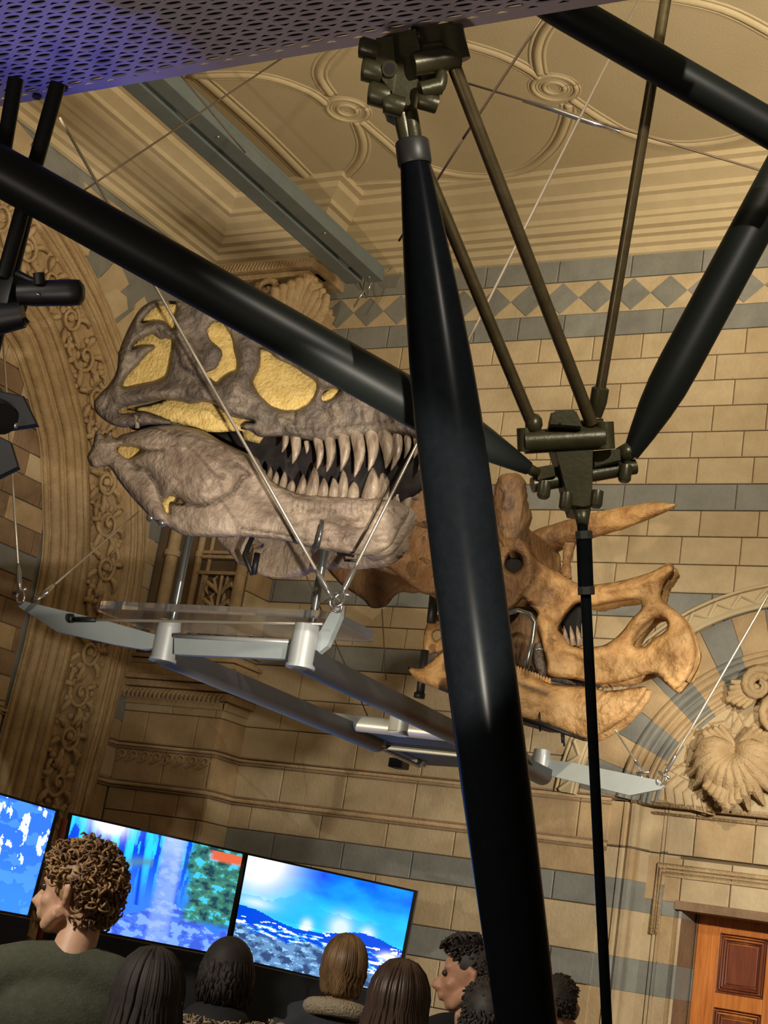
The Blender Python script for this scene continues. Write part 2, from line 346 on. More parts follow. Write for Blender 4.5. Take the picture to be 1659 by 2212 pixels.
mb.box((pc + .05, YP - .04, 7.05), pw + .30, .32, .09, bev=.02); mb.box((pc + .05, YP - .03, 6.97), pw + .22, .26, .05, bev=.015); mb.box((pc, YP - .02, 6.27), pw + .06, .12, .05, bev=.02)
mb.box((XP + .10, YP + .18, 7.05), .22, .5, .09, bev=.02)
for k in range(34): x = XL - .02 + k * (pw + .2) / 34; mb.tube([(x, YP - .20, 7.02), (x + .04, YP - .215, 7.08)], [.012, .006], 6)
for i, x in enumerate((XL + .15, XL + .48, XL + .82, XP + .03)):
    leaf(mb, (x, YP - .01, 6.30), (0, 0, 1), (.15, -1, 0), .40, .30)
    leaf(mb, (x + .16, YP + .0, 6.45), (0, 0, 1), (.1, -1, 0), .50, .34)
for x in (XL + .2, XP - .25, XP + .12):
    mb.tube([(x + .11 * math.cos(a) * (1 - k * .07), YP - .17, 6.84 + .09 * math.sin(a) * (1 - k * .07)) for k, a in enumerate([j * .6 for j in range(13)])], [.035 - .0018 * k for k in range(13)], 8)
leaf(mb, (XP + .02, YP + .12, 6.32), (0, 0, 1), (1, -.2, 0), .45, .3); leaf(mb, (XP + .02, YP + .3, 6.4), (0, 0, 1), (1, -.1, 0), .45, .3)
leaf(mb, (XP - .05, YP - .03, 6.32), (.25, 0, 1), (.6, -1, 0), .66, .5, 9)
struct(mb.build('trim_5', ['carved_stone'], smooth=True, angle=60))
# ---- left wall with its arch
mb = MB(); F = FL(XL)
mb.box((XL - .16, 3.9, 3.7), .3, 13.4, 7.4, m=3)
ci = [(5.6, 6.15), (6.4, 6.15), (7.2, 6.08), (7.7, 5.95), (8.11, 5.79), (8.37, 5.57), (8.63, 5.27), (8.81, 5.02), (9.0, 4.55), (9.14, 4.09), (9.17, 3.4), (9.15, 2.94), (9.12, 2.33), (9.08, 1.2), (9.08, 0)]
co = [(5.6, 6.64), (6.4, 6.64), (7.2, 6.56), (7.84, 6.36), (8.24, 6.17), (8.53, 6.0), (8.76, 5.82), (8.98, 5.60), (9.34, 4.96), (9.51, 4.60), (9.61, 4.23), (9.64, 3.8), (9.63, 3.05), (9.56, 2.36), (9.52, 1.2), (9.52, 0)]
ci = [Vector((a, b, 0)) for a, b in ci]; co = [Vector((a, b, 0)) for a, b in co]
CI = crv(ci, 5); CO = crv(co, 5)
def offs(P, d):
    out = []
    for i, p in enumerate(P):
        t = (P[min(i + 1, len(P) - 1)] - P[max(i - 1, 0)]).normalized(); out.append(p + Vector((-t.y, t.x, 0)) * d)
    return out
def w3(P, h): return [Vector((XL + h, p.x, p.y)) for p in P]
# stones beyond the archivolt: greenish ground with buff hexagons and voussoirs
def px(l): return [(onX(x, y, XL).y, onX(x, y, XL).z) for x, y in l]
struct(mb.build('wall_left', SM))
mb = MB()
O1 = offs(CO, .38); O2 = offs(CO, .70)
for i in range(0, len(CO) - 3, 3):
    j = i + 3; a, b = (.38, .62) if (i // 3) % 2 else (.38, .74)
    oa, ob = offs(CO, a), offs(CO, b)
    if max(q.x for q in (ob[i], ob[j])) > 10.13: ob = [Vector((min(q.x, 10.12), q.y, 0)) for q in ob]
    blk(mb, FL(XL), [(oa[i].x, oa[i].y), (oa[j].x, oa[j].y), (ob[j].x, ob[j].y), (ob[i].x, ob[i].y)], h=.012, m=[0, 2, 3, 0, 3][(i // 3) % 5])
for hx in ([(213, 640), (250, 622), (272, 642), (275, 668), (247, 690), (216, 672)], [(188, 555), (210, 500), (200, 470), (160, 480), (160, 520)], [(292, 655), (310, 640), (322, 668), (300, 700), (285, 690)], [(30, 290), (60, 300), (68, 330), (50, 348), (28, 330)], [(105, 370), (135, 388), (150, 412), (122, 402)], [(180, 392), (215, 425), (235, 455), (222, 462), (192, 440)], [(225, 425), (262, 452), (268, 470), (235, 455)]):
    blk(mb, FL(XL), px(hx), h=.014, m=random.choice([0, 1]), g=.001)
# buff and blue stones against the pier, lower
zz = 2.50; k = 0
while zz < 5.0:
    hgt = .21 if k % 3 else .26; blk(mb, FL(XL), [(9.98, zz), (10.135, zz), (10.135, zz + hgt), (9.98 - .04 * (k % 2), zz + hgt)], h=.016, m=[0, 2, 3, 0, 0, 3, 2][k % 7]); zz += hgt; k += 1
struct(mb.build('wall_spandrel', SM))
mb = MB()
# recessed stones inside the arch
for i in range(34):
    z0 = i * .19; course(mb, FL(XL), 5.0, 8.72, z0, z0 + .19, .42, (i % 2) * .5, [5, 5, 2, 5, 3] if i < 24 else [0, 2, 5], h=.01)
struct(mb.build('wall_recess', SM))
# archivolt: carved band ground plus mouldings
mb = MB()
n = min(len(CI), len(CO)); CIr = [CI[int(i * (len(CI) - 1) / 59)] for i in range(60)]; COr = [CO[int(i * (len(CO) - 1) / 59)] for i in range(60)]
mb.sheet([w3(offs(COr, .0), .10), w3(CIr, .10)]); mb.sheet([w3(offs(COr, .02), -.01), w3(offs(COr, .02), .16), w3(COr, .16), w3(COr, .10)])
mb.sheet([w3(offs(CIr, .0), .10), w3(CIr, .16), w3(offs(CIr, -.06), .16), w3(offs(CIr, -.10), .07), w3(offs(CIr, -.10), .0)])
for d, r, h in ((.05, .022, .15), (.11, .03, .12), (.17, .018, .08), (.24, .03, .07), (.30, .035, .04), (.36, .014, .03)): mb.tube(w3(offs(COr, d), h), r, 8)
for d, r, h in ((-.05, .022, .15), (-.14, .04, .09), (-.21, .018, .06), (-.29, .045, .05), (-.37, .02, .03)): mb.tube(w3(offs(CIr, d), h), r, 8)
mb.sheet([w3(offs(COr, .02), .12), w3(offs(COr, .38), .015)]); mb.sheet([w3(offs(CIr, -.06), .10), w3(offs(CIr, -.40), .015)])
struct(mb.build('trim_6', ['carved_stone'], smooth=True, fix=True))
# scrolling foliage of the carved band
mb = MB(); L = 0; step = .34; acc = 0; k = 0
for i in range(1, 400):
    t = i / 400 * 59; a = int(t); f = t - a
    if a >= 59: break
    c = (CIr[a] + COr[a]) / 2 * (1 - f) + (CIr[a + 1] + COr[a + 1]) / 2 * f
    if i == 1: last = c; continue
    acc += (c - last).length; d = (c - last); last = c
    if acc < step: continue
    acc = 0; k += 1
    if c.x < 6.6 or c.y < .6: continue
    tn = d.normalized() if d.length else Vector((0, -1, 0)); nn = Vector((-tn.y, tn.x, 0)); s = 1 if k % 2 else -1
    def q(u, v, h): r = c + tn * u + nn * v * s; return Vector((XL + .10 + h, r.x, r.y))
    mb.tube([q(.13 * math.cos(a) * (1 - j * .052), .13 * math.sin(a) * (1 - j * .052), .02 + .003 * j) for j, a in enumerate([-2.4 + g * .55 for g in range(16)])], [.020 - .0006 * j for j in range(16)], 7)
    mb.ball(q(0, 0, .04), .035, 8)
    for an in (0.3, 1.2, 2.2, 3.3, 4.4, 5.4):
        u, v = math.cos(an) * .17, math.sin(an) * .17
        mb.tube([q(u * .55, v * .55, .02), q(u * .95, v * .95, .045), q(u * 1.25 + .02, v * 1.2, .035), q(u * 1.35 + .05, v * 1.15, .015)], [.012, .026, .022, .008], 7)
    for g_ in range(7): uu, vv = random.uniform(-.17, .17), random.uniform(-.21, .21); mb.ball(q(uu, vv, .012), (.022, random.uniform(.02, .045), random.uniform(.02, .045)), 8)
    mb.tube([q(-.2, -.1, .02), q(-.12, -.15, .03), q(0, -.13, .02)], [.018, .02, .012], 7)
    mb.ball(q(.18, .13, .03), (.03, .035, .03), 8); mb.ball(q(.21, .06, .03), (.025, .03, .025), 8); mb.ball(q(.15, .17, .02), (.02, .03, .02), 8)
struct(mb.build('trim_7', ['carved_stone'], smooth=True))
# ventilation grille
g = [onX(x, y, XL) for x, y in ((285, 418), (386, 490), (372, 532), (268, 465))]
vent = thing('air_vent', 'square-holed ventilation grille set in the grey stone under the left cornice', 'vent', (XL, g[0].y, g[2].z))
y0, y1, zb, zt = min(p.y for p in g), max(p.y for p in g), g[2].z, g[0].z
y0, y1, zb, zt = 8.95, 9.75, 6.72, 7.05
mb = MB(); mb.box((XL + .012, (y0 + y1) / 2, (zb + zt) / 2), .006, y1 - y0, zt - zb); mb.build('backing', ['dark_hollow'], vent)
mb = MB()
for i in range(8): mb.box((XL + .025, y0 + (y1 - y0) * i / 7, (zb + zt) / 2), .025, .028, zt - zb + .02)
for i in range(4): mb.box((XL + .026, (y0 + y1) / 2, zb + (zt - zb) * i / 3), .025, y1 - y0, .028)
mb.build('grille', ['grey_a'], vent)
# ---- right arch over the door
ac = (-2.6, 2.66)
def P(r, a, Y): return Vector((ac[0] + r * math.cos(a), Y, ac[1] + r * math.sin(a)))
mb = MB(); NV = 19; a0 = math.radians(6.5)
for i in range(NV):
    A0, A1 = math.pi - a0 - (math.pi - 2 * a0) * i / NV, math.pi - a0 - (math.pi - 2 * a0) * (i + 1) / NV
    for ra, rb, Y, ms in ((1.30, 1.62, YW - .012, None), (1.07, 1.30, YW - .004, None)):
        v = []; fr = []
        m = (3 if i % 2 == 0 else 2) if rb > 1.5 else (3 if i % 2 == 0 else 2)
        poly = [(ac[0] + ra * math.cos(A0), ac[1] + ra * math.sin(A0)), (ac[0] + ra * math.cos(A1), ac[1] + ra * math.sin(A1)), (ac[0] + rb * math.cos(A1), ac[1] + rb * math.sin(A1)), (ac[0] + rb * math.cos((A0 + A1) / 2) * 1.0, ac[1] + rb * math.sin((A0 + A1) / 2)), (ac[0] + rb * math.cos(A0), ac[1] + rb * math.sin(A0))]
        blk(mb, FW(YW), poly, h=.022 if ra > 1.2 else .012, m=m, g=.002)
    # rolls, each stone in its own colour
    n = 5
    for r, t, h in ((1.29, .022, .045), (1.25, .030, .02), (1.20, .016, .012), (1.08, .020, .03), (1.12, .03, .01), (1.035, .018, .0)):
        mb.tube([P(r, A0 + (A1 - A0) * k / n, YW - h) for k in range(n + 1)], t, 8, m=3 if i % 2 == 0 else 2)
struct(mb.build('trim_8', SM, smooth=True, angle=40))
mb = MB()
arc = [math.pi - math.radians(4.6) - (math.pi - math.radians(9.2)) * k / 60 for k in range(61)]
mb.sheet([[P(1.63, a, YW) for a in arc], [P(1.63, a, YW - .04) for a in arc], [P(1.66, a, YW - .07) for a in arc], [P(1.76, a, YW - .05) for a in arc], [P(1.79, a, YW) for a in arc]])
for k in range(56):
    a = math.pi - math.radians(5) - k * math.radians(3.05); s = 1 if k % 2 else -1
    mb.tube([P(1.67 if s > 0 else 1.75, a, YW - .066), P(1.75 if s > 0 else 1.67, a - math.radians(3.05), YW - .066)], .014, 6)
mb.tube([P(1.635, a, YW - .05) for a in arc], .014, 8); mb.tube([P(1.79, a, YW - .03) for a in arc], .012, 8)
struct(mb.build('trim_9', ['ceiling_mould'], smooth=True, angle=40))
# tympanum with chevron carving
mb = MB(); mb.prism([P(1.06, math.pi - math.radians(7) - (math.pi - math.radians(14)) * k / 40, YW - .002) for k in range(41)], (0, .05, 0))
for i in range(13):
    A0 = math.pi - math.radians(9) - i * math.radians(12.5); A1 = A0 - math.radians(12.5); am = (A0 + A1) / 2
    mb.tube([P(.60, A0, YW - .008), P(1.02, A0, YW - .008)], .006, 6)
    for k in range(6):
        r = .60 + k * .07; t = 1 if i % 2 else -1
        mb.tube([P(r + (.05 if t > 0 else 0), A0, YW - .010), P(r + (0 if t > 0 else .05), am, YW - .010), P(r + (.05 if t > 0 else 0), A1, YW - .010)], .009, 6)
for r, t in ((.585, .02), (.54, .012)): mb.tube([P(r, math.pi - math.radians(14) - (math.pi - math.radians(28)) * k / 40, YW - .012) for k in range(41)], t, 8)
struct(mb.build('wall_tympanum', ['carved_stone'], smooth=True, angle=40))
# hanging carved bunch inside the tympanum
c0 = onY(1590, 1620, YW - .1)
mb = MB()
for k in range(13):
    a = math.radians(-90 + (k - 6) * 17); L = .42 - .10 * abs(k - 6) / 6
    d = Vector((math.cos(a), 0, math.sin(a))); pts = [c0 + Vector((0, .06, 0)) + d * L * t + Vector((0, -.16 * math.sin(math.pi * min(1, t * 1.1)), -.10 * t * t * abs(k - 6) / 6)) for t in (0, .2, .4, .6, .8, 1)]
    mb.tube(pts, [.03, .052, .062, .056, .040, .01], 8)
    mb.tube([p + Vector((0, -.045, 0)) for p in pts[1:]], [.012, .018, .016, .012, .004], 6)
leaf(mb, c0 + Vector((0, 0, -.05)), (0, 0, -1), (0, -1, 0), .40, .34, 9); leaf(mb, c0, (-.7, 0, .3), (0, -1, 0), .26, .2); leaf(mb, c0, (.8, 0, .3), (0, -1, 0), .3, .2)
for cx, cz, r in ((.30, .26, .16), (.62, .12, .18), (.12, .46, .13), (.5, .55, .17)):
    for s in (1, .6): mb.tube([c0 + Vector((cx + r * s * math.cos(a) * (1 - j * .05), -.02 * s, cz + r * s * math.sin(a) * (1 - j * .05))) for j, a in enumerate([g * .5 + cx * 5 for g in range(15)])], [.036 - .0015 * j for j in range(15)], 7)
    leaf(mb, c0 + Vector((cx, .04, cz)), (random.uniform(-1, 1), 0, random.uniform(-.3, 1)), (0, -1, 0), .26, .22)
struct(mb.build('trim_10', ['carved_stone'], smooth=True, angle=60))
# door surround: vertical orders in banded stone
Yd = YW + .50
def X(px_, Y): return onY(px_, 2000, Y).x
prof2 = [(XD - .04, YW), (X(1318, YW), YW), (X(1322, YW), YW - .02), (X(1328, YW), YW - .02), (X(1332, YW), YW - .005), (X(1340, YW), YW - .03), (X(1348, YW), YW - .03), (X(1354, YW), YW), (X(1356, YW), YW + .07), (X(1361, YW + .05), YW + .05), (X(1366, YW + .05), YW + .05), (X(1388, YW + .12), YW + .12), (X(1411, YW + .12), YW + .12), (X(1413, YW + .12), YW + .10), (X(1417, YW + .1), YW + .10), (X(1419, YW + .12), YW + .12), (X(1421, YW + .12), YW + .10), (X(1425, YW + .1), YW + .10), (X(1427, YW + .12), YW + .12), (X(1453, YW + .12), YW + .12), (X(1456, YW + .15), YW + .17), (X(1464, YW + .15), YW + .15), (X(1470, YW + .16), YW + .16), (X(1504, Yd - .02), Yd - .04), (X(1508, Yd - .02), Yd - .06), (X(1512, Yd), Yd)]
mb = MB()
zr = [r for r in rows if r[1] < 2.8]
for i, (z0, z1) in enumerate(zr):
    for j in range(len(prof2) - 1):
        g = (z0, z1) in grey_rows; m = random.choice(GR) if g else [0, 0, 1, 2, 0][(j // 5 + i) % 5]
        if j >= 22 and not g: m = 5
        a, b = prof2[j], prof2[j + 1]
        mb.add([(a[0], a[1], z0 + .002), (b[0], b[1], z0 + .002), (b[0], b[1], z1), (a[0], a[1], z1)], [(0, 1, 2, 3)], m)
        mb.add([(a[0], a[1] + .003, z0 - .01), (b[0], b[1] + .003, z0 - .01), (b[0], b[1] + .003, z0 + .01), (a[0], a[1] + .003, z0 + .01)], [(0, 1, 2, 3)], 6)
struct(mb.build('trim_11', SM, fix=False))
# wall over the door, soffit, frame mouldings
zt = onY(1659, 1972, Yd).z; zt = 2.10
xo = prof2[19][0]; xd = prof2[-1][0]
mb = MB(); Fd = FW(YW + .12)
course(mb, Fd, X(1388, YW + .12) - .02, -1.2, zt + .03, 2.44, .36, .3, [2, 0, 0, 1]); course(mb, Fd, X(1380, YW + .12), -1.2, 2.46, 2.79, .42, .1, [2, 2, 0, 0])
mb.box(((xo - 1.2) / 2 - .15, YW + .30, 2.43), -1.2 - xo + .3, .3, .68, m=6)
mb.box(((xo - 1.2) / 2, YW + .32, zt + .02), -1.2 - xo, .42, .06, m=5)
mb.box((-1.27, YW + .30, 1.4), .3, .5, 2.8, m=0)
struct(mb.build('wall_over_door', SM))
mb = MB()
zf = onY(1450, 1890, YW + .1).z; xf = X(1419, YW + .1)
for dz, t in ((0, .014), (.03, .010), (.06, .016)):
    mb.tube([(xf - dz * .6, YW + .10, zt - .2), (xf - dz * .6, YW + .10, zf + dz), (-1.2, YW + .10, zf + dz)], t, 8)
mb.tube([(xo - .35, YW - .02, 2.785), (-1.2, YW + .09, 2.785)], .016, 8); mb.tube([(xo - .3, YW + .1, 2.735), (-1.2, YW + .1, 2.735)], .010, 8)
struct(mb.build('trim_12', ['carved_stone'], smooth=True))
# panelled wooden door
x0 = xd + .0; x1 = -1.45; dw = x1 - x0
mb = MB(); mb.box(((x0 + x1) / 2, Yd + .03, zt / 2), dw, .05, zt)
for zc, hz in ((zt - .03, .10), (zt - .60, .07), (zt - 1.15, .1), (.15, .3)): pass

zp = onY(1560, 2016, Yd).z; zq = onY(1545, 2142, Yd).z; zp2 = onY(1540, 2175, Yd).z
xs = onY(1559, 2016, Yd).x; pwid = .34
mb.box(((x0 + x1) / 2, Yd - .010, (zp + zt) / 2), dw, .04, zt - zp, bev=.006); mb.box(((x0 + x1) / 2, Yd - .010, (zq + zp2) / 2), dw, .04, zq - zp2, bev=.006)
mb.box(((x0 + xs) / 2, Yd - .012, zt / 2), xs - x0, .044, zt, bev=.004); mb.box((x0 + .11, Yd - .034, zt / 2), .012, .01, zt, bev=.003); mb.box((xs + pwid + .07, Yd - .014, zt / 2), .14, .046, zt - .01, bev=.006)
mb.box(((x0 + x1) / 2, Yd - .010, .35), dw, .04, .5, bev=.006)
door = struct(mb.build('door_1', ['door_wood']))
for za, zb in ((zp, zq), (zp2, .62)):
    for xx in (xs, xs + pwid + .14):
        mb = MB(); cx, cz, hw, hh = xx + pwid / 2, (za + zb) / 2, pwid / 2, (za - zb) / 2
        for d, y in ((0, -.035), (.02, -.02), (.04, -.03), (.055, -.012)):
            mb.tube([(cx - hw + d, Yd + y + .012, cz - hh + d), (cx + hw - d, Yd + y + .012, cz - hh + d), (cx + hw - d, Yd + y + .012, cz + hh - d), (cx - hw + d, Yd + y + .012, cz + hh - d), (cx - hw + d, Yd + y + .012, cz - hh + d)], .010, 6)
        mb.box((cx, Yd - .002, cz), 2 * hw - .13, .02, 2 * hh - .13, bev=.008); mb.build('door_panel', ['door_panel'], door)
# blue-grey steel beam under the ceiling
bx, bz = -6.485, 6.88
bm_ = thing('steel_beam', 'blue-grey slotted steel beam running under the plaster ceiling towards the wall', 'beam', (bx, 10.0, bz))
mb = MB()
for s in (-1, 1): mb.box((bx + s * .105, 6.8, bz), .15, 6.4, .10, bev=.01)
for y in np.arange(3.9, 10.01, 1.15): mb.box((bx, y, bz), .07, .14, .08)
mb.box((bx, 6.8, bz + .06), .34, 6.4, .04); mb.build('flanges', ['beam_paint'], bm_)
mb = MB(); mb.box((bx, 6.8, bz + .02), .065, 6.3, .03); mb.build('slot', ['beam_slot'], bm_)
for y, x in ((9.1, .13), (7.6, .12), (9.9, .1)): mb = MB(); mb.ball((bx + x, y, bz - .05), .012, 8); mb.build('bolt', ['bolt_silver'], bm_, smooth=True)
mb = MB()
mb.tube([(bx + .12, 9.95, bz - .03), (bx + .18, 10.02, bz + .06), (bx + .16, 10.1, bz + .12)], .015, 6); mb.tube([(bx - .05, 10.0, bz - .04), (bx - .0, 10.06, bz - .16), (bx + .06, 10.0, bz - .05)], .012, 6); mb.tube([(bx + .02, 9.98, bz - .12), (bx - .08, 10.02, bz - .26)], .01, 6)
mb.build('end_shackle', ['bolt_silver'], bm_, smooth=True)
# ================================================================ FOOTBRIDGE
ZD = 4.25; YE = 3.43
br = thing('footbridge', 'perforated metal footbridge deck overhead at the top left', 'walkway', (-3, 2.6, ZD))
mb = MB(); px_, py_ = .098, .042; HX, HY = .066, .0185
r_ = 0; y = YE - .03
while y > 2.35:
    x = -4.6 + (px_ / 2 if r_ % 2 else 0); 
    while x < -1.2:
        cx, cy = x, y; n = 12; out = []; inn = []
        hw, hh = px_ / 2, py_ / 2
        for k in range(n):
            a = 2 * math.pi * k / n; c, s = math.cos(a), math.sin(a); sc_ = 1 / max(abs(c), abs(s)); out.append((cx + c * sc_ * hw, cy + s * sc_ * hh, ZD)); inn.append((cx + c * HX / 2, cy + s * HY / 2, ZD))
        mb.add(out + inn, [(k, (k + 1) % n, (k + 1) % n + n, k + n) for k in range(n)])
        mb.add(inn + [(p[0], p[1], ZD + .006) for p in inn], [(k, (k + 1) % n, (k + 1) % n + n, k + n) for k in range(n)])
        x += px_
    y -= py_; r_ += 1
mb.add([(-4.7, YE - .03 + py_ / 2, ZD), (-1.1, YE - .03 + py_ / 2, ZD), (-1.1, YE + .03, ZD), (-4.7, YE + .03, ZD)], [(0, 1, 2, 3)])
mb.add([(-4.7, YE + .03, ZD), (-1.1, YE + .03, ZD), (-1.1, YE + .035, ZD + .025), (-4.7, YE + .035, ZD + .025)], [(0, 1, 2, 3)])
mb.build('perforated_panel', ['panel_metal'], br, fix=False)
mb = MB(); mb.box((-2.9, 2.42, ZD + .098), 3.6, 2.0, .16); mb.build('deck', ['deck_dark'], br)
for x, y in ((-3.72, YE), (-3.58, YE - .02), (-2.2, YE)): mb = MB(); mb.tube([(x, y, ZD - .012), (x, y, ZD + .01)], .016, 10); mb.build('bolt', ['node_bronze'], br)
def cigar(name, a, b, r, label, ends=(.35, .35), rends=(.45, .45), m='tube_black', grp=None, n=28, catg='strut'):
    a, b = Vector(a), Vector(b); L = (b - a).length; d = (b - a) / L; N = 26; P_, R_ = [], []
    for i in range(N + 1):
        t = i / N * L; f = 1.0
        if ends[0] and t < ends[0]: f = rends[0] + (1 - rends[0]) * math.sin(t / ends[0] * math.pi / 2)
        if ends[1] and L - t < ends[1]: f = min(f, rends[1] + (1 - rends[1]) * math.sin((L - t) / ends[1] * math.pi / 2))
        P_.append(a + d * t); R_.append(r * f)
    rt = thing(name, label, catg, a, grp); mb = MB(); mb.tube(P_, R_, n); mb.build('shaft', [m], rt, smooth=True, angle=60); return rt
def ring(rt, name, c, d, r, h, m='collar_grey', n=20):
    d = Vector(d).normalized(); c = Vector(c); mb = MB(); mb.tube([c - d * h / 2, c - d * h * .42, c + d * h * .42, c + d * h / 2], [r * .93, r, r, r * .93], n); return mb.build(name, [m], rt, smooth=True, angle=40)
# main strut: from under the deck to the floor
s0 = D(895, 345, 4.55); s1 = D(1138, 2212, 4.30); dd = (s1 - s0).normalized(); s2 = s0 + dd * (s0.z / -dd.z)
ms = cigar('bridge_strut', s0, s2, .102, 'thick dark blue tapered steel strut crossing the picture centre from top to bottom', ends=(.95, 2.6), rends=(.42, .3), m='strut_blue', n=40)
ring(ms, 'collar', s0 - dd * .02, dd, .052, .075)
mb = MB(); t0 = D(872, 225, 4.55)
for o in (-.012, .014): mb.tube([D(868 + o * 600, 195, 4.53), D(876 + o * 700, 250, 4.53), s0 + Vector((o, 0, 0)), s0 + dd * .02], [.020, .026, .022, .022], 12)
mb.build('end_fork', ['node_bronze'], ms, smooth=True)
# upper node casting under the deck edge
def PB(mb, pts, d, th, m=0, bev=True):   # slab outlined by pixels at depth d, th metres thick, going away from the viewer
    f = Vector((MR[2])) ; P_ = [D(x, y, d) for x, y in pts]; off = Vector((-.45, .87, 0)).normalized() * th
    c = sum(P_, Vector()) / len(P_); fr = [c + (p - c) * .93 - off * .12 for p in P_]; k = len(P_)
    mb.add(fr + P_ + [p + off for p in P_], [tuple(range(k))] + [(i, i + k, (i + 1) % k + k, (i + 1) % k) for i in range(k)] + [(i + k, i + 2 * k, (i + 1) % k + 2 * k, (i + 1) % k + k) for i in range(k)] + [tuple(range(3 * k - 1, 2 * k - 1, -1))], m)
nd = thing('upper_truss_node', 'bronze-coloured cast steel joint hanging below the footbridge edge', 'truss node', D(880, 100, 4.5))
mb = MB()
PB(mb, [(842, 72), (900, 62), (912, 110), (905, 180), (896, 236), (862, 240), (835, 225), (812, 160), (806, 88)], 4.50, .10)
PB(mb, [(812, 82), (850, 78), (856, 150), (848, 205), (826, 178), (808, 120)], 4.46, .05)
PB(mb, [(898, 100), (960, 92), (962, 150), (945, 172), (902, 180)], 4.52, .09)
PB(mb, [(905, 62), (975, 50), (985, 60), (985, 100), (905, 128)], 4.55, .10)
mb.build('casting', ['node_bronze'], nd, smooth=True, angle=30)
mb = MB(); mb.tube([D(892, 140, 4.47), D(990, 124, 4.50)], .034, 16); mb.tube([D(985, 62, 4.49), D(1003, 128, 4.49)], .020, 12); mb.tube([D(975, 60, 4.50), D(990, 130, 4.50)], .036, 14)
mb.build('upper_arm', ['node_bronze'], nd, smooth=True, angle=50)
mb = MB(); mb.tube([D(908, 196, 4.46), D(950, 186, 4.47)], .026, 16); mb.ball(D(952, 175, 4.48), (.02, .02, .045), 12); mb.build('lower_arm', ['node_bronze'], nd, smooth=True, angle=50)
for a, b, r in (((788, 88), (794, 128), .030), ((792, 138), (802, 172), .034), ((806, 185), (816, 228), .034), ((838, 212), (850, 244), .030), ((914, 208), (922, 236), .026)):
    mb = MB(); c = (D(*a, 4.48) + D(*b, 4.48)) / 2; mb.tube([c - Vector((.012, .02, 0)), c - Vector((.008, .018, 0)), c + Vector((.03, .018, 0))], [r * .85, r * 1.05, r * 1.05], 16); mb.build('bolt', ['node_bronze'], nd, smooth=True, angle=40)
mb = MB(); c = D(842, 148, 4.455); v = (CAM - c).normalized(); mb.tube([c, c + v * .016], .024, 18); mb.build('boss', ['node_bronze'], nd, smooth=True, angle=40)
mb = MB(); mb.tube([c + v * .010, c + v * .0175], .015, 18); mb.build('bolt_hole', ['dark_hollow'], nd, smooth=True, angle=40)
# lower node
nl = thing('lower_truss_node', 'bronze-coloured cast steel joint where rods and tubes meet, over the horned skull', 'truss node', D(1240, 1000, 5.0))
d2 = 5.0; mb = MB()
PB(mb, [(1190, 892), (1245, 889), (1262, 925), (1282, 965), (1280, 1050), (1276, 1100), (1262, 1104), (1232, 1100), (1222, 1070), (1200, 985), (1188, 945)], d2, .11)
PB(mb, [(1186, 920), (1190, 895), (1200, 888), (1240, 887), (1252, 905), (1256, 925)], d2 - .05, .12)
mb.build('casting', ['node_bronze'], nl, smooth=True, angle=28)
mb = MB(); mb.tube([D(1131, 955, d2), D(1133, 955, d2), D(1305, 945, d2), D(1308, 945, d2)], [.030, .040, .040, .030], 18); mb.tube([D(1134, 925, d2), D(1136, 975, d2)], .028, 12); mb.tube([D(1305, 912, d2), D(1308, 970, d2)], .032, 12); mb.tube([D(1250, 925, d2 + .02), D(1303, 920, d2 + .02)], .026, 12); mb.build('cross_barrel', ['node_bronze'], nl, smooth=True, angle=40)
mb = MB(); a, b = D(1150, 1048, d2 + .02), D(1372, 1008, d2 + .10)
mb.tube([a, b], .026, 14); mb.tube([D(1155, 1030, d2 + .03), D(1362, 990, d2 + .1)], .020, 10); PB(mb, [(1160, 1010), (1196, 1004), (1200, 1030), (1160, 1040)], d2, .08); PB(mb, [(1280, 975), (1340, 970), (1342, 996), (1282, 1010)], d2 + .04, .08)
mb.build('lower_cross_bar', ['node_bronze'], nl, smooth=True, angle=40)
for x, y, dq in ((1175, 1060, 5.0), (1350, 1025, 5.08), (1222, 1085, 5.02), (1288, 1080, 5.04)):
    mb = MB(); c = D(x, y, dq - .03); mb.tube([c + Vector((0, 0, .03)), c - Vector((0, 0, .018)), c - Vector((0, 0, .026))], [.0215, .0215, .016], 16); mb.build('bolt', ['node_bronze'], nl, smooth=True, angle=40)
mb = MB(); c = D(1210, 915, d2 - .062); mb.ball(c, .006, 8); c = D(1135, 940, d2 - .05); mb.build('bolt_hole', ['dark_hollow'], nl)
mb = MB(); mb.ball(D(1153, 915, d2 - .01), (.03, .03, .035), 12); mb.build('rod_socket', ['node_bronze'], nl, smooth=True)
# tubes meeting at the lower node
lt = cigar('truss_tube', D(-190, 262, 4.45), D(1142, 1012, 4.98), .0745, 'thick black steel tube slanting from the left edge across the toothed skull', grp='black bridge tubes', ends=(.3, .42), rends=(.6, .30))
mb = MB(); a, b = D(1128, 1004, 4.97), D(1160, 1022, 5.0); mb.tube([a, b], .018, 10); mb.build('end_fork', ['node_bronze'], lt, smooth=True)
rt_ = cigar('truss_tube', D(1362, 982, 5.08), D(2050, -297, 5.05), .070, 'black steel tube rising from the lower joint to the right edge of the picture', grp='black bridge tubes', ends=(.33, .3), rends=(.40, .6))
mb = MB(); mb.tube([D(1340, 985, 5.08), D(1368, 968, 5.08)], .030, 12); mb.tube([D(1345, 1002, 5.09), D(1368, 975, 5.08)], .016, 10); mb.build('end_fork', ['node_bronze'], rt_, smooth=True)
cigar('truss_tube', D(1095, -50, 4.55), D(1740, 322, 4.7), .058, 'black steel tube slanting across the top right corner', grp='black bridge tubes', ends=(.2, 0), rends=(.6, 1))
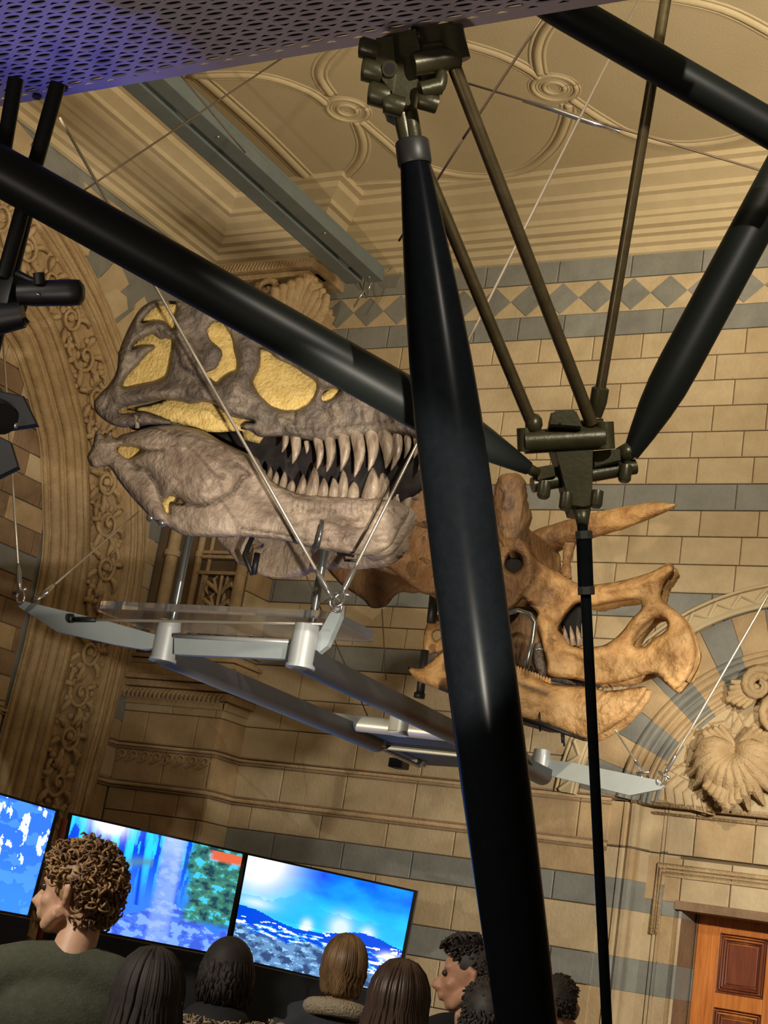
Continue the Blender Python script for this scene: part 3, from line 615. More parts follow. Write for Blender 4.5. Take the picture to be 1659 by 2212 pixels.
for a, b, r, l in ((D(975, 128, 4.50), D(1278, 915, 4.99), .0215, 'bronze rod from the upper joint down to the middle of the lower joint'), (D(905, 330, 4.72), D(1153, 925, 5.0), .0205, 'bronze rod emerging beside the thick strut and ending on the left of the lower joint'), (D(1448, -60, 4.65), D(1287, 900, 5.02), .0175, 'dark bronze rod from the top edge down to the right of the lower joint')):
    rt2 = thing('truss_rod', l, 'rod', a, 'bronze bridge rods'); mb = MB(); mb.tube([a, a + (b - a) * .5, b], r, 16); mb.build('shaft', ['rod_bronze'], rt2, smooth=True, angle=50)
    if l.startswith('dark'):
        dv = (b - a).normalized(); mb = MB(); mb.tube([b - dv * .10, b - dv * .095, b - dv * .05, b - dv * .0], [.022, .029, .029, .020], 14); mb.build('end_socket', ['node_bronze'], rt2, smooth=True, angle=50)
a, b = D(1256, 1095, 5.0), D(1312, 2230, 4.9); dv = (b - a).normalized(); e_ = a + dv * (a.z / -dv.z)
tr = thing('tension_rod', 'slim black rod with a turnbuckle hanging from the lower joint to the floor', 'rod', a)
mb = MB(); mb.tube([a, e_], .0175, 16); mb.build('shaft', ['strut_blue'], tr, smooth=True, angle=50)
mb = MB(); mb.tube([D(1257, 1100, 5.0), D(1259, 1145, 5.0)], [.030, .016], 14); mb.build('end_fork', ['node_bronze'], tr, smooth=True)
mb = MB(); mb.tube([D(1261, 1148, 4.98), D(1266, 1282, 4.98)], .026, 18); mb.build('turnbuckle', ['strut_blue'], tr, smooth=True, angle=50)
for y in (1156, 1276): ring(tr, 'nut', D(1261.5 + (y - 1156) * .04, y, 4.98), dv, .030, .028, 'collar_grey', 8)
# posts on the left
for (x0, y0, x1, y1), l in (((34, 170, -8, 420), 'short black steel post at the left edge, the outer of two'), ((125, 180, 8, 600), 'black steel post hanging from the footbridge to the lamps at the left')):
    p_ = cigar('bridge_post', D(x0, y0, 4.62), D(x1, y1, 4.62), .024, l, ends=(0, 0), catg='post', grp='left bridge posts')
cigar('bridge_post', D(60, 430, 4.66), D(-20, 760, 4.66), .028, 'black post behind the long tube, carrying the round lamp', ends=(0, 0), catg='post', grp='left bridge posts')
# lamps
sp = thing('spotlight', 'black cylindrical spotlight in front of the carved arch at the left', 'spotlight', D(110, 632, 4.6))
mb = MB(); mb.tube([D(40, 634, 4.6), D(70, 634, 4.6), D(150, 632, 4.6), D(172, 632, 4.6), D(181, 632, 4.6)], [.034, .039, .041, .039, .024], 24); mb.build('housing', ['lamp_black'], sp, smooth=True, angle=50)
mb = MB(); mb.tube([D(35, 590, 4.6), D(62, 604, 4.6), D(85, 612, 4.57)], .012, 10); mb.tube([D(84, 590, 4.57), D(86, 615, 4.57)], .018, 12); mb.build('yoke', ['lamp_black'], sp, smooth=True, angle=50)
mb = MB(); mb.tube([D(78, 634, 4.555), D(87, 638, 4.555)], .004, 8); mb.build('knob', ['bolt_silver'], sp, smooth=True)
mb = MB(); mb.box(D(15, 640, 4.65), .11, .09, .10, bev=.02); mb.tube([D(-10, 690, 4.6), D(50, 680, 4.6)], [.05, .04], 16); mb.tube([D(50, 690, 4.6), D(58, 700, 4.6)], .012, 8); mb.build('clamp', ['lamp_black'], sp, smooth=True, angle=50)
sp2 = thing('stage_lamp', 'dark lamp with square barn doors at the left edge, below the round spotlight', 'stage lamp', D(20, 900, 4.7))
mb = MB(); PB(mb, [(-30, 838), (52, 856), (82, 918), (-30, 935)], 4.75, .02); mb.build('upper_flap', ['lamp_black'], sp2)
mb = MB(); PB(mb, [(-30, 930), (24, 955), (41, 1010), (-30, 1045)], 4.62, .02); mb.build('lower_flap', ['lamp_black'], sp2)
mb = MB(); mb.tube([D(-40, 880, 4.9), D(5, 905, 4.72)], [.09, .05], 18); mb.build('housing', ['lamp_black'], sp2, smooth=True, angle=50)
mb = MB(); mb.ball(D(34, 920, 4.68), (.006, .006, .01), 8); mb.build('catch', ['bolt_silver'], sp2, smooth=True)
# ================================================================ HANGING DISPLAY FRAME
ZF = 2.605
fr = thing('display_frame', 'grey suspended steel frame carrying both dinosaur skulls', 'display frame', (-3.6, 6.4, ZF))
def plate(name, pts, Y, th, m='frame_paint'):
    mb = MB(); P_ = [onY(x, y, Y) for x, y in pts]; mb.prism(P_, (0, th, 0)); return mb.build(name, [m], fr)
YN = 4.93
plate('cross_plate', [(38, 1300), (50, 1298), (66, 1302), (225, 1340), (340, 1372), (340, 1400), (305, 1402), (245, 1392), (122, 1364), (42, 1312)], YN, .03)
plate('cross_plate', [(376, 1377), (634, 1390), (634, 1424), (376, 1413)], YN, .03)
plate('cross_plate', [(672, 1382), (692, 1362), (712, 1326), (735, 1305), (735, 1330), (722, 1360), (706, 1395), (675, 1420)], YN, .03)
mb = MB(); mb.tube([onY(376, 1373, YN), onY(634, 1387, YN)], .010, 8); mb.build('flange', ['frame_silver'], fr, smooth=True)
YF = 7.82
plate('cross_plate', [(1183, 1640), (1240, 1648), (1425, 1686), (1434, 1698), (1425, 1705), (1360, 1718), (1190, 1676)], YF, .03)
plate('cross_plate', [(1010, 1608), (1150, 1632), (1150, 1672), (1010, 1640)], YF, .03)
def cyl(x, y, Y, h=.13, r=.052):
    c = onY(x, y, Y); mb = MB(); mb.tube([(c.x, c.y, c.z - h / 2), (c.x, c.y, c.z + h / 2)], r, 24); mb.tube([(c.x, c.y, c.z - h / 2 - .012), (c.x, c.y, c.z - h / 2)], r * 1.12, 24); mb.tube([(c.x, c.y, c.z + h / 2 - .005), (c.x, c.y, c.z + h / 2 + .03)], [r * .97, r * .92], 24)
    mb.build('socket', ['frame_silver'], fr, smooth=True, angle=40); return c
c1 = cyl(358, 1390, 4.97); c2 = cyl(655, 1402, 4.90); c3 = cyl(1167, 1655, 7.82, .12, .05); c4 = cyl(862, 1560, 6.35, .10, .048)
def beamY(name, a, b, wd, ht, m='frame_steel'):
    a, b = Vector(a), Vector(b); d = (b - a).normalized(); s = Vector((d.y, -d.x, 0)).normalized() * wd / 2; z = Vector((0, 0, ht)); k = 8
    mb = MB(); ra = []; rb = []
    for j in range(k):
        an = math.pi * j / (k - 1); o = s * math.cos(an) + Vector((0, 0, ht * (1 - .75 * math.sin(an)) if 0 else -ht * .5 * math.sin(an) + ht / 2))
        ra.append(a + o); rb.append(b + o)
    top = [s + z * .9, -s + z * .9]; ra = ra + [a - s + z, a + s + z]; rb = rb + [b - s + z, b + s + z]; n = len(ra)
    mb.add(ra + rb, [(i, (i + 1) % n, (i + 1) % n + n, i + n) for i in range(n)] + [tuple(range(n)), tuple(range(2 * n - 1, n - 1, -1))]); mb.build(name, [m], fr, smooth=True, angle=40)
zb = c2.z - .09
e1 = onZ(815, 1613, c2.z - .06); e3 = onZ(905, 1655, c2.z - .06)
beamY('side_beam', (c1.x, c1.y, zb), (e1.x, e1.y, zb), .10, .09); beamY('side_beam', (c2.x, c2.y, zb), (c3.x + .02, c3.y, zb), .11, .09)
mb = MB(); q0 = onZ(712, 1556, c2.z); q1 = onZ(1010, 1588, c2.z); mb.tube([q0, q1], .042, 20); mb.build('cross_tube', ['frame_silver'], fr, smooth=True, angle=50)
mb = MB(); mb.prism([onZ(x, y, c2.z - .03) for x, y in ((738, 1578), (1130, 1622), (1160, 1668), (905, 1652), (815, 1612))], (0, 0, .02)); mb.build('underside_tray', ['black_metal'], fr)
mb = MB(); mb.tube([onZ(815, 1612, c2.z - .05), onZ(1010, 1632, c2.z - .05)], .014, 8); mb.tube([onZ(815, 1614, c2.z - .06), onZ(905, 1655, c2.z - .06)], .012, 8)
for p in ((815, 1612), (903, 1655)): c = onZ(*p, c2.z - .06); mb.tube([c, c + Vector((0, 0, .03))], .045, 18)
mb.build('end_bracket', ['frame_silver'], fr, smooth=True, angle=40)
mb = MB(); c = onZ(862, 1650, c2.z + .02); mb.box(c, .10, .10, .06, bev=.01); mb.build('junction_box', ['black_metal'], fr)
mb = MB(); mb.tube([onY(205, 1339, YN - .04), onY(160, 1339, YN - .03)], .011, 8); mb.tube([onY(158, 1336, YN - .015), onY(150, 1336, YN - .02)], .020, 12); mb.build('cable_eye', ['black_metal'], fr, smooth=True)
# acrylic tray
tray = thing('acrylic_shelf', 'clear acrylic shelf with rounded corners under the toothed skull', 'shelf', (-3.9, 5.3, 2.8))
zt_ = 2.80; x0, x1, y0, y1, rr = -4.50, -3.22, 5.16, 5.58, .09
pts = []
for cx, cy, a in ((x1 - rr, y0 + rr, -90), (x1 - rr, y1 - rr, 0), (x0 + rr, y1 - rr, 90), (x0 + rr, y0 + rr, 180)):
    for k in range(9): t = math.radians(a + k * 11.25); pts.append((cx + rr * math.cos(t), cy + rr * math.sin(t), zt_))
mb = MB(); mb.prism(pts, (0, 0, .035)); mb.build('acrylic_plate', ['acrylic'], tray)
# support rods for the jaws
for a, b, l in (((375, 1330), (413, 1150), 'left steel mounting rod under the lower jaw'), ((676, 1336), (706, 1180), 'right steel mounting rod under the lower jaw')):
    A_, B_ = onY(*a, 5.28), onY(*b, 5.28); mb = MB(); mb.tube([(A_.x, A_.y, 2.68), (A_.x, A_.y, B_.z)], .0175, 14)
    tag(mb.build('mounting_rod', ['mount_rod'], smooth=True, angle=50), l, 'rod', 'jaw mounting rods')
# ---------------------------------------------------------------- cables
def cable(pa, pb, r, label, m='wire', sag=0, fit=None):
    rt = thing('suspension_cable', label, 'cable', pa, 'cables in the hall'); mb = MB(); P_ = [pa + (pb - pa) * t + Vector((0, 0, -sag * math.sin(math.pi * t))) for t in (0, .25, .5, .75, 1)]; mb.tube(P_, r, 8); mb.build('wire', [m], rt, smooth=True)
    if fit:
        d = (pb - pa).normalized(); mb = MB(); a = pa; mb.tube([a, a + d * .03, a + d * .10, a + d * .13], [.007, .012, .011, .006], 10); 
        q = a - d * .035; side = d.cross(Vector((0, 1, 0))).normalized()
        mb.tube([q + (side * math.cos(t) + d * math.sin(t) * 1.4) * .022 for t in [k * math.pi / 6 for k in range(13)]], .006, 8); mb.tube([q - side * .035 + d * .03, q + side * .035 + d * .03], .008, 8); mb.build('shackle', ['bolt_silver'], rt, smooth=True)
    return rt
tipL, tipL2, tipR = onY(43, 1298, YN - .02), onY(82, 1296, YN - .02), onY(722, 1302, YN - .02)
cable(onY(43, 1275, YN), onY(0, 640, YN), .0055, 'pale steel cable rising straight up from the far left tip of the frame', fit=True)
cable(onY(92, 1285, YN - .02), onY(300, 1105, YN + .9), .005, 'pale steel cable slanting up from the left end of the frame behind the lower jaw', fit=True)
pa = onY(716, 1290, YN - .02); cable(pa, onY(130, 255, 4.2), .0065, 'long pale cable crossing the skull diagonally up to the left', fit=True)
pb = onY(740, 1280, YN - .02); cable(pb, onY(1410, -60, 6.0), .0065, 'pale cable rising to the right from the frame end behind the strut', fit=True)
cable(onY(158, 1338, YN - .03), onY(697, 1348, YN - .05), .006, 'taut cable stretched along the near side of the acrylic shelf')
cable(onY(1436, 1672, YF), onY(1700, 1215, YF), .007, 'pale cable from the far right tip of the frame up to the right edge', fit=True)
cable(onY(1388, 1668, YF), onY(1328, 1575, YF - .4), .005, 'short cable slanting up from the right end of the frame behind the beak', 'wire', fit=True)
cable(D(625, 115, 9.5), D(180, 412, 9.0), .006, 'thin dark cable slanting across the blue-grey beam', 'wire_dark')
cable(D(388, 160, 9.5), D(530, 330, 9.8), .006, 'thin dark cable right of the beam near the deck', 'wire_dark')
cable(D(1185, 18, 6.5), D(1000, 300, 6.8), .006, 'dark cable between the upper joint and the top right tube', 'wire_dark'); cable(D(1000, 300, 6.8), D(862, 520, 7.4), .006, 'continuation of the dark cable down behind the thick strut', 'wire_dark')
cable(D(1010, 180, 8.0), D(1700, 385, 7.4), .006, 'dark cable running from the ceiling rosette towards the right edge', 'wire_dark')
mb = MB(); mb.tube([D(1130, 217, 7.87), D(1200, 237, 7.82), D(1270, 262, 7.77), D(1340, 284, 7.71)], [.010, .016, .016, .008], 10); tag(mb.build('turnbuckle', ['bolt_silver'], smooth=True), 'slim silver turnbuckle on the cable beside the ceiling rosette', 'turnbuckle')
cable(D(825, 1315, 9.4), D(834, 1470, 9.4), .004, 'thin dark wire hanging behind the frame, left of the horned skull', 'wire_dark'); cable(D(660, 1240, 9.0), D(800, 1560, 9.6), .004, 'thin dark wire slanting behind the long beam', 'wire_dark')
# ================================================================ SKULLS
def dseg(P_, poly, closed=True):
    A = np.array(poly, float); B = np.roll(A, -1, 0) if closed else A[1:]
    if not closed: A = A[:-1]
    d = np.full(len(P_), 1e9)
    for a, b in zip(A, B):
        ab = b - a; t = np.clip(((P_ - a) @ ab) / max(ab @ ab, 1e-9), 0, 1); q = a + t[:, None] * ab; d = np.minimum(d, np.hypot(*(P_ - q).T))
    return d
def inside(P_, poly):
    x, y = P_[:, 0], P_[:, 1]; r = np.zeros(len(P_), bool); k = len(poly)
    for i in range(k):
        x1, y1 = poly[i]; x2, y2 = poly[(i + 1) % k]
        c = ((y1 > y) != (y2 > y)); xx = (x2 - x1) * (y - y1) / ((y2 - y1) if y2 != y1 else 1e-9) + x1; r ^= c & (x < xx)
    return r
def resamp(poly, sp, smooth=True):
    P_ = [(p.x, p.y) for p in crv([Vector((a, b, 0)) for a, b in poly], 6, True)] if smooth else poly
    P_ = np.array(P_ + [P_[0]]); L = np.r_[0, np.cumsum(np.hypot(*np.diff(P_, axis=0).T))]; n = max(6, int(L[-1] / sp)); t = np.linspace(0, L[-1], n, endpoint=False)
    return list(zip(np.interp(t, L, P_[:, 0]), np.interp(t, L, P_[:, 1])))
def inflate(mb, outline, holes, Yf, T=.03, R=16, Tb=None, feats=(), sp=6, nz=.004, m=0, mirror=None, smooth=True, nsc=.03):
    O = resamp(outline, sp, smooth); HS = [resamp(h, sp, smooth) for h in holes]
    x0, y0 = np.min(O, 0); x1, y1 = np.max(O, 0); gx, gy = np.meshgrid(np.arange(x0, x1, sp), np.arange(y0, y1, sp)); G = np.c_[gx.ravel(), gy.ravel()] + np.random.RandomState(3).uniform(-.2, .2, (gx.size, 2)) * sp
    ok = inside(G, O) & (dseg(G, O) > sp * .6)
    for h in HS: ok &= ~inside(G, h) & (dseg(G, h) > sp * .6)
    G = G[ok]; V = []; E = []
    for L in [O] + HS: n0 = len(V); V += [Vector(p) for p in L]; E += [(n0 + i, n0 + (i + 1) % len(L)) for i in range(len(L))]
    nb = len(V); V += [Vector(p) for p in G]
    vo, eo, fo, *_ = delaunay_2d_cdt(V, E, [], 0, 1e-4)
    A = np.array([(v.x, v.y) for v in vo]); cen = np.array([A[list(f)].mean(0) for f in fo]); k = inside(cen, O)
    for h in HS: k &= ~inside(cen, h)
    fo = [f for f, q in zip(fo, k) if q]; d = dseg(A, O)
    for h in HS: d = np.minimum(d, dseg(A, h))
    prof = lambda d_, T_: T_ * np.sqrt(np.clip(1 - (1 - np.minimum(d_ / R, 1)) ** 2, 0, 1))
    ST = np.zeros(len(A)); hf = prof(d, T); hb = prof(d, T if Tb is None else Tb)
    for kind, pts, wd, amp in feats:
        if kind == 's': hf = hf + amp * np.clip(dseg(A, pts) / wd, 0, 1) ** .6 * inside(A, pts) * np.minimum(d / 8, 1); continue
        q = dseg(A, pts, False) if len(pts) > 1 else np.hypot(*(A - np.array(pts[0])).T)
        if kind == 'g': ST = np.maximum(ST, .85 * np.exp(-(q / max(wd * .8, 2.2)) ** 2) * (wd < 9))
        hf = hf + amp * np.exp(-(q / wd) ** 2) * np.minimum(d / 6, 1)
    N = np.array([noise.fractal(Vector((a[0] * nsc, a[1] * nsc, 3.3)), 1.0, 2.0, 5) for a in A]); hf = hf + N * nz * np.minimum(d / 4, 1)
    edge = d < 1e-3; n = len(A); Y0 = [Yf(a[0], a[1]) for a in A]
    fr_ = [onY(a[0], a[1], Y0[i] - hf[i]) for i, a in enumerate(A)]; bk = [onY(a[0], a[1], Y0[i]) + Vector((0, hb[i] + .004, 0)) for i, a in enumerate(A)]
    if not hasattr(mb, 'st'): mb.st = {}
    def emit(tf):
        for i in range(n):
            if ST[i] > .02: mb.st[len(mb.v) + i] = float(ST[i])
        vs = [tf(p) for p in fr_]; bi = list(range(n))
        for i in range(n):
            if not edge[i]: bi[i] = len(vs); vs.append(tf(bk[i]))
        mb.add(vs, [tuple(f) for f in fo] + [tuple(bi[i] for i in reversed(f)) for f in fo], m)
    emit(lambda p: p)
    if mirror is not None: emit(lambda p: Vector((p.x, 2 * mirror - p.y, p.z)))
    return fr_
YM = 5.30
for nm_ in ('rex_bone', 'rex_jaw', 'horned_bone'):      # dark crevice shade painted into the bone colour along cracks and pits
    nt = MATS[nm_].node_tree; bs = nt.nodes['Principled BSDF']; so = bs.inputs['Base Color'].links[0].from_socket; at = nt.nodes.new('ShaderNodeAttribute'); at.attribute_name = 'crevice_shade'; mx = nt.nodes.new('ShaderNodeMix'); mx.data_type = 'RGBA'
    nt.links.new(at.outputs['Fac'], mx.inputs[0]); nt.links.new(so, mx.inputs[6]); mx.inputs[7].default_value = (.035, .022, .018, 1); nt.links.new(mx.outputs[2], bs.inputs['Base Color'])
def YT(x, y=0): return YM - float(np.interp(x, (200, 450, 650, 960), (.36, .30, .18, .07)))
cran = [(203, 868), (216, 850), (238, 827), (252, 798), (255, 769), (260, 750), (272, 720), (284, 696), (300, 670), (317, 656), (339, 647), (373, 650), (430, 658), (490, 686), (560, 708), (640, 748), (720, 790), (800, 835), (870, 868), (930, 900), (962, 930), (960, 952), (930, 958), (902, 950), (885, 945), (855, 940), (829, 938), (781, 942), (733, 948), (697, 954), (675, 952), (648, 949), (624, 945), (598, 943), (571, 945), (556, 942), (540, 931), (520, 926), (530, 913), (548, 911), (530, 906), (493, 897), (469, 876), (445, 869), (433, 869), (411, 873), (397, 869), (373, 864), (337, 865), (301, 872), (269, 880), (255, 885), (262, 893), (300, 890), (325, 893), (361, 907), (374, 914), (352, 917), (300, 918), (272, 924), (252, 921), (238, 916), (222, 905), (206, 889)]
H1 = [(305, 696), (315, 682), (334, 664), (363, 657), (381, 659), (380, 672), (374, 684), (378, 706), (373, 713), (358, 696), (337, 692), (315, 696)]
H2 = [(286, 754), (291, 741), (303, 734), (325, 722), (334, 725), (346, 733), (358, 731), (370, 735), (372, 745), (368, 769), (361, 805), (354, 815), (334, 824), (301, 831), (272, 837), (263, 829), (276, 810), (301, 783), (315, 766), (327, 757), (336, 748), (325, 745), (301, 747)]
H3 = [(448, 709), (462, 696), (477, 696), (493, 716), (503, 735), (506, 757), (512, 781), (510, 800), (496, 805), (479, 817), (469, 827), (457, 819), (443, 812), (445, 805), (460, 800), (469, 790), (479, 769), (477, 754), (457, 737), (449, 721)]
H4 = [(562, 752), (583, 762), (600, 776), (636, 793), (656, 808), (677, 820), (685, 834), (680, 854), (665, 873), (651, 881), (641, 886), (612, 886), (588, 878), (571, 863), (562, 854), (550, 834), (547, 820), (557, 801), (563, 776)]
H5 = [(694, 858), (699, 846), (714, 839), (736, 839), (728, 851), (714, 863), (699, 868)]
rex = thing('toothed_dinosaur_skull', 'huge grey-brown predatory dinosaur skull with long curved teeth and yellow-filled openings', 'skull', onY(560, 1100, 5.3))
mb = MB()
ft = [('r', [(250, 858), (330, 850), (400, 838), (450, 862), (520, 885), (600, 905), (640, 925)], 14, .022), ('r', [(380, 700), (400, 780), (440, 840)], 12, .020), ('r', [(528, 740), (530, 800), (500, 850)], 16, .018), ('g', [(376, 735), (390, 790), (415, 805), (440, 830)], 4, -.025), ('g', [(233, 862), (228, 880)], 3, -.02), ('g', [(640, 886), (636, 915), (648, 948)], 2.5, -.014),
      ('r', [(410, 740), (430, 790), (445, 805)], 6, .018), ('r', [(300, 700), (270, 770), (255, 840)], 10, .018), ('r', [(305, 722), (340, 700), (372, 728)], 9, .022), ('g', [(440, 700), (430, 740), (460, 780)], 22, -.018), ('r', [(640, 935), (700, 930), (800, 920), (900, 930)], 10, .010), ('r', [(490, 715), (500, 745), (505, 800)], 4, .014),
      ('g', [(610, 763), (616, 773)], 3, -.012)]
for i in range(18): ft.append(('g', [(628 + i * 14.5, 926 - (i > 5) * min(14, (i - 5) * 2))], 3.2, -.016))
for i in range(22): a = 690 + i * 9.5; ft.append(('r', [(a, 868 + random.uniform(-8, 30) + (a - 690) * .12), (a + random.uniform(2, 12), 880 + (a - 690) * .12 + random.uniform(5, 24))], 4, random.choice([.009, -.008])))
ft.append(('r', [(600, 770), (660, 800), (700, 828), (760, 845)], 10, .016)); ft.append(('r', [(480, 820), (520, 850), (560, 870)], 16, .02))
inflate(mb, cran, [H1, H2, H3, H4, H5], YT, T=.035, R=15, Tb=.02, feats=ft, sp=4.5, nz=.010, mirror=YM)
# roof joining both sides
top = [(255, 769), (260, 750), (272, 720), (284, 696), (300, 670), (317, 656), (339, 647), (373, 650), (430, 658), (490, 686), (560, 708), (640, 748), (720, 790), (800, 835), (870, 868), (930, 900), (962, 930), (960, 950)]
rw = []
for x, y in top:
    p = onY(x, y, YT(x)); q = Vector((p.x, 2 * YM - p.y, p.z)); rw.append([p + (q - p) * t + Vector((0, 0, .03 * math.sin(math.pi * t) - .004)) for t in (0, .2, .4, .6, .8, 1)])
mb.sheet(rw)
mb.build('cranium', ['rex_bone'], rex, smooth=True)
def grow(poly, d):
    c = np.mean(poly, 0); out = []
    for x, y in poly: v = np.array((x, y)) - c; out.append(tuple(np.array((x, y)) + v / (np.hypot(*v) + 1e-6) * d))
    return out
for H in ([(295, 690), (330, 650), (390, 650), (390, 720), (340, 705)], [(255, 760), (330, 705), (385, 725), (375, 830), (260, 846)], [(438, 690), (500, 690), (520, 760), (520, 815), (465, 835), (435, 815)], grow(H4, 9), grow(H5, 6)):
    mb = MB(); inflate(mb, H, [], lambda x, y: YT(x) + .026, T=.006, R=30, sp=9, nz=.006, smooth=False, nsc=.08); mb.build('opening_infill', ['rex_fill'], rex, smooth=True)
pal = [(270, 884), (325, 872), (363, 860), (409, 862), (452, 862), (481, 885), (505, 895), (552, 905), (540, 930), (505, 932), (469, 934), (436, 932), (387, 914), (361, 910), (325, 897)]
mb = MB(); inflate(mb, pal, [], lambda x, y: YT(x) + .035, T=.006, R=20, sp=8, nz=.006, smooth=False, nsc=.08); mb.build('palate_sheet', ['rex_fill'], rex, smooth=True)
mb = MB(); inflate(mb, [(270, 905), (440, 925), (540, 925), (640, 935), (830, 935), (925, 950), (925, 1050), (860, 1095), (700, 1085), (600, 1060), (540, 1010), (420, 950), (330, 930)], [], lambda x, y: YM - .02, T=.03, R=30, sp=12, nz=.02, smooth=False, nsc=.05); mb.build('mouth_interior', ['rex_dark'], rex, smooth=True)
mb = MB(); inflate(mb, [(515, 915), (545, 905), (580, 930), (560, 958), (525, 950)], [], lambda x, y: YM - .06, T=.02, R=10, sp=7, smooth=False); mb.build('palate_bone', ['rex_fill'], rex, smooth=True)
jaw = [(188, 986), (194, 974), (199, 964), (202, 950), (207, 933), (216, 926), (221, 938), (228, 940), (241, 928), (242, 941), (252, 946), (262, 939), (288, 932), (325, 922), (361, 918), (397, 921), (440, 931), (477, 952), (501, 964), (530, 978), (556, 989), (564, 1005), (588, 1038), (620, 1056), (644, 1065), (675, 1069), (721, 1072), (769, 1074), (817, 1075), (853, 1080), (877, 1092), (885, 1105), (877, 1122), (865, 1141), (849, 1172), (829, 1189), (800, 1201), (769, 1199), (733, 1193), (689, 1187), (648, 1177), (612, 1168), (540, 1160), (490, 1161), (445, 1160), (397, 1156), (363, 1138), (329, 1123), (315, 1107), (288, 1078), (264, 1049), (250, 1029), (238, 1010), (228, 1007), (204, 1010), (192, 998)]
J1 = [(252, 969), (262, 964), (288, 966), (304, 974), (281, 991), (264, 984)]; J2 = [(351, 1084), (370, 1072), (397, 1086), (368, 1090), (366, 1109), (358, 1104)]
def YJ(x, y=0): return YM - float(np.interp(x, (190, 450, 650, 800, 890), (.37, .31, .17, .06, .015)))
ft = [('s', [(262, 942), (330, 924), (397, 921), (440, 931), (500, 964), (545, 990), (538, 1024), (523, 1032), (500, 1068), (458, 1088), (430, 1092), (398, 1087), (370, 1072), (352, 1084), (337, 1043), (315, 1014), (284, 1007), (270, 990)], 22, .045), ('r', [(400, 1000), (460, 1040)], 62, .030), ('g', [(284, 1007), (315, 1014), (337, 1043), (349, 1078), (356, 1102)], 4, -.035), ('g', [(398, 1087), (430, 1092), (458, 1088), (500, 1068), (523, 1030), (538, 1026)], 3.2, -.032), ('g', [(508, 1000), (538, 1022)], 3, -.02), ('r', [(205, 960), (260, 958), (320, 966), (390, 968)], 5, .014), ('g', [(300, 975), (350, 974)], 4, -.015), ('r', [(440, 1115), (560, 1120), (700, 1140), (800, 1150)], 34, .020), ('r', [(250, 1005), (290, 1050), (340, 1110)], 13, .016), ('r', [(600, 1075), (700, 1090), (850, 1100)], 10, .008), ('g', [(520, 1142), (600, 1152), (660, 1166)], 3, -.010), ('g', [(478, 1028)], 6, -.02), ('g', [(485, 970)], 5, -.02)]
for i in range(20): ft.append(('g', [(630 + i * 11.5, 1098 + random.uniform(-6, 8))], 3.0, -.015)); ft.append(('r', [(636 + i * 11.5, 1082), (636 + i * 11.5, 1104)], 3.4, .009))
for i in range(40): a, b = random.uniform(560, 860), random.uniform(1110, 1185); ft.append(('r', [(a, b), (a + random.uniform(8, 26), b + random.uniform(-4, 5))], 4, random.choice([.008, -.008])))
for i in range(16): a, b = random.uniform(370, 500), random.uniform(940, 1070); ft.append(('r', [(a, b), (a + random.uniform(-16, 16), b + random.uniform(-20, 20))], 5, random.choice([.006, -.006])))
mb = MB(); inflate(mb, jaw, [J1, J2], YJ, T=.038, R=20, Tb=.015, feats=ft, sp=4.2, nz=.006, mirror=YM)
# chin joining both halves
ch = []
for x, y in ((870, 1090), (884, 1104), (874, 1125), (850, 1165), (829, 1184), (800, 1194), (760, 1190)):
    p = onY(x, y, YJ(x)); q = Vector((p.x, 2 * YM - p.y, p.z)); ch.append([p + (q - p) * t + Vector((.02 * math.sin(math.pi * t), 0, 0)) for t in (0, .2, .4, .6, .8, 1)])
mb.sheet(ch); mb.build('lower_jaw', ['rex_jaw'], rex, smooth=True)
for H in (J1, J2): mb = MB(); inflate(mb, grow(H, 7), [], lambda x, y: YJ(x) + .010, T=.005, R=20, sp=7, smooth=False); mb.build('opening_infill', ['rex_fill'], rex, smooth=True)
def toothY(b, t, wd, Y, bend=.0):
    a, c = onY(b[0], b[1], Y), onY(t[0], t[1], Y); r = wd * 1.22 * 5.9 / 3280 / 2; L = c - a; mb = MB(); pts = []; rad = []
    for s in (-.15, 0, .2, .4, .6, .8, .93, 1.0):
        pts.append(a + L * s + Vector((bend * L.length * math.sin(math.pi * max(0, s)) * .35, -.25 * r * math.sin(math.pi * max(0, s)), 0))); rad.append(r * (1.0 if s <= 0 else max(.06, (1 - s ** 2.2) ** .8)))
    mb.tube(pts, rad, 12, flat=1.15); return mb.build('tooth', ['tooth'], rex, smooth=True)
U = [(320, 1095, 285, 1235, 50), (405, 1095, 380, 1335, 80), (505, 1150, 505, 1245, 38), (605, 1125, 598, 1390, 68), (712, 1115, 685, 1410, 80), (835, 1095, 810, 1405, 88), (955, 1080, 935, 1455, 98), (1085, 1070, 1060, 1400, 95), (1205, 1080, 1215, 1380, 104), (1320, 1090, 1260, 1400, 72), (1410, 1110, 1380, 1290, 52), (1490, 1110, 1465, 1290, 48), (1540, 1130, 1505, 1400, 60), (1600, 1130, 1580, 1390, 62), (1670, 1120, 1650, 1360, 60)]
for a, b, c, d, wd in U: toothY((540 + a * .2411, 680 + b * .2411), (540 + c * .2411, 680 + d * .2411), wd * .2411, YT(540 + a * .2411) - .012, .35)
Lw = [(130, 525, 128, 475, 22), (170, 555, 185, 445, 46), (225, 590, 238, 490, 50), (290, 630, 310, 490, 58), (365, 660, 375, 565, 66), (450, 690, 475, 515, 72), (545, 700, 575, 445, 94), (650, 710, 660, 550, 80), (750, 715, 745, 545, 80), (820, 715, 830, 470, 84), (920, 725, 930, 580, 92), (1070, 730, 1100, 450, 124), (1200, 735, 1180, 460, 112), (1310, 760, 1290, 480, 84), (1390, 800, 1440, 540, 84), (1480, 700, 1540, 430, 60)]
for a, b, c, d, wd in Lw: toothY((540 + a * .2411, 900 + b * .2411), (540 + c * .2411, 900 + d * .2411), wd * .2411, YJ(540 + a * .2411) + .012, .25)
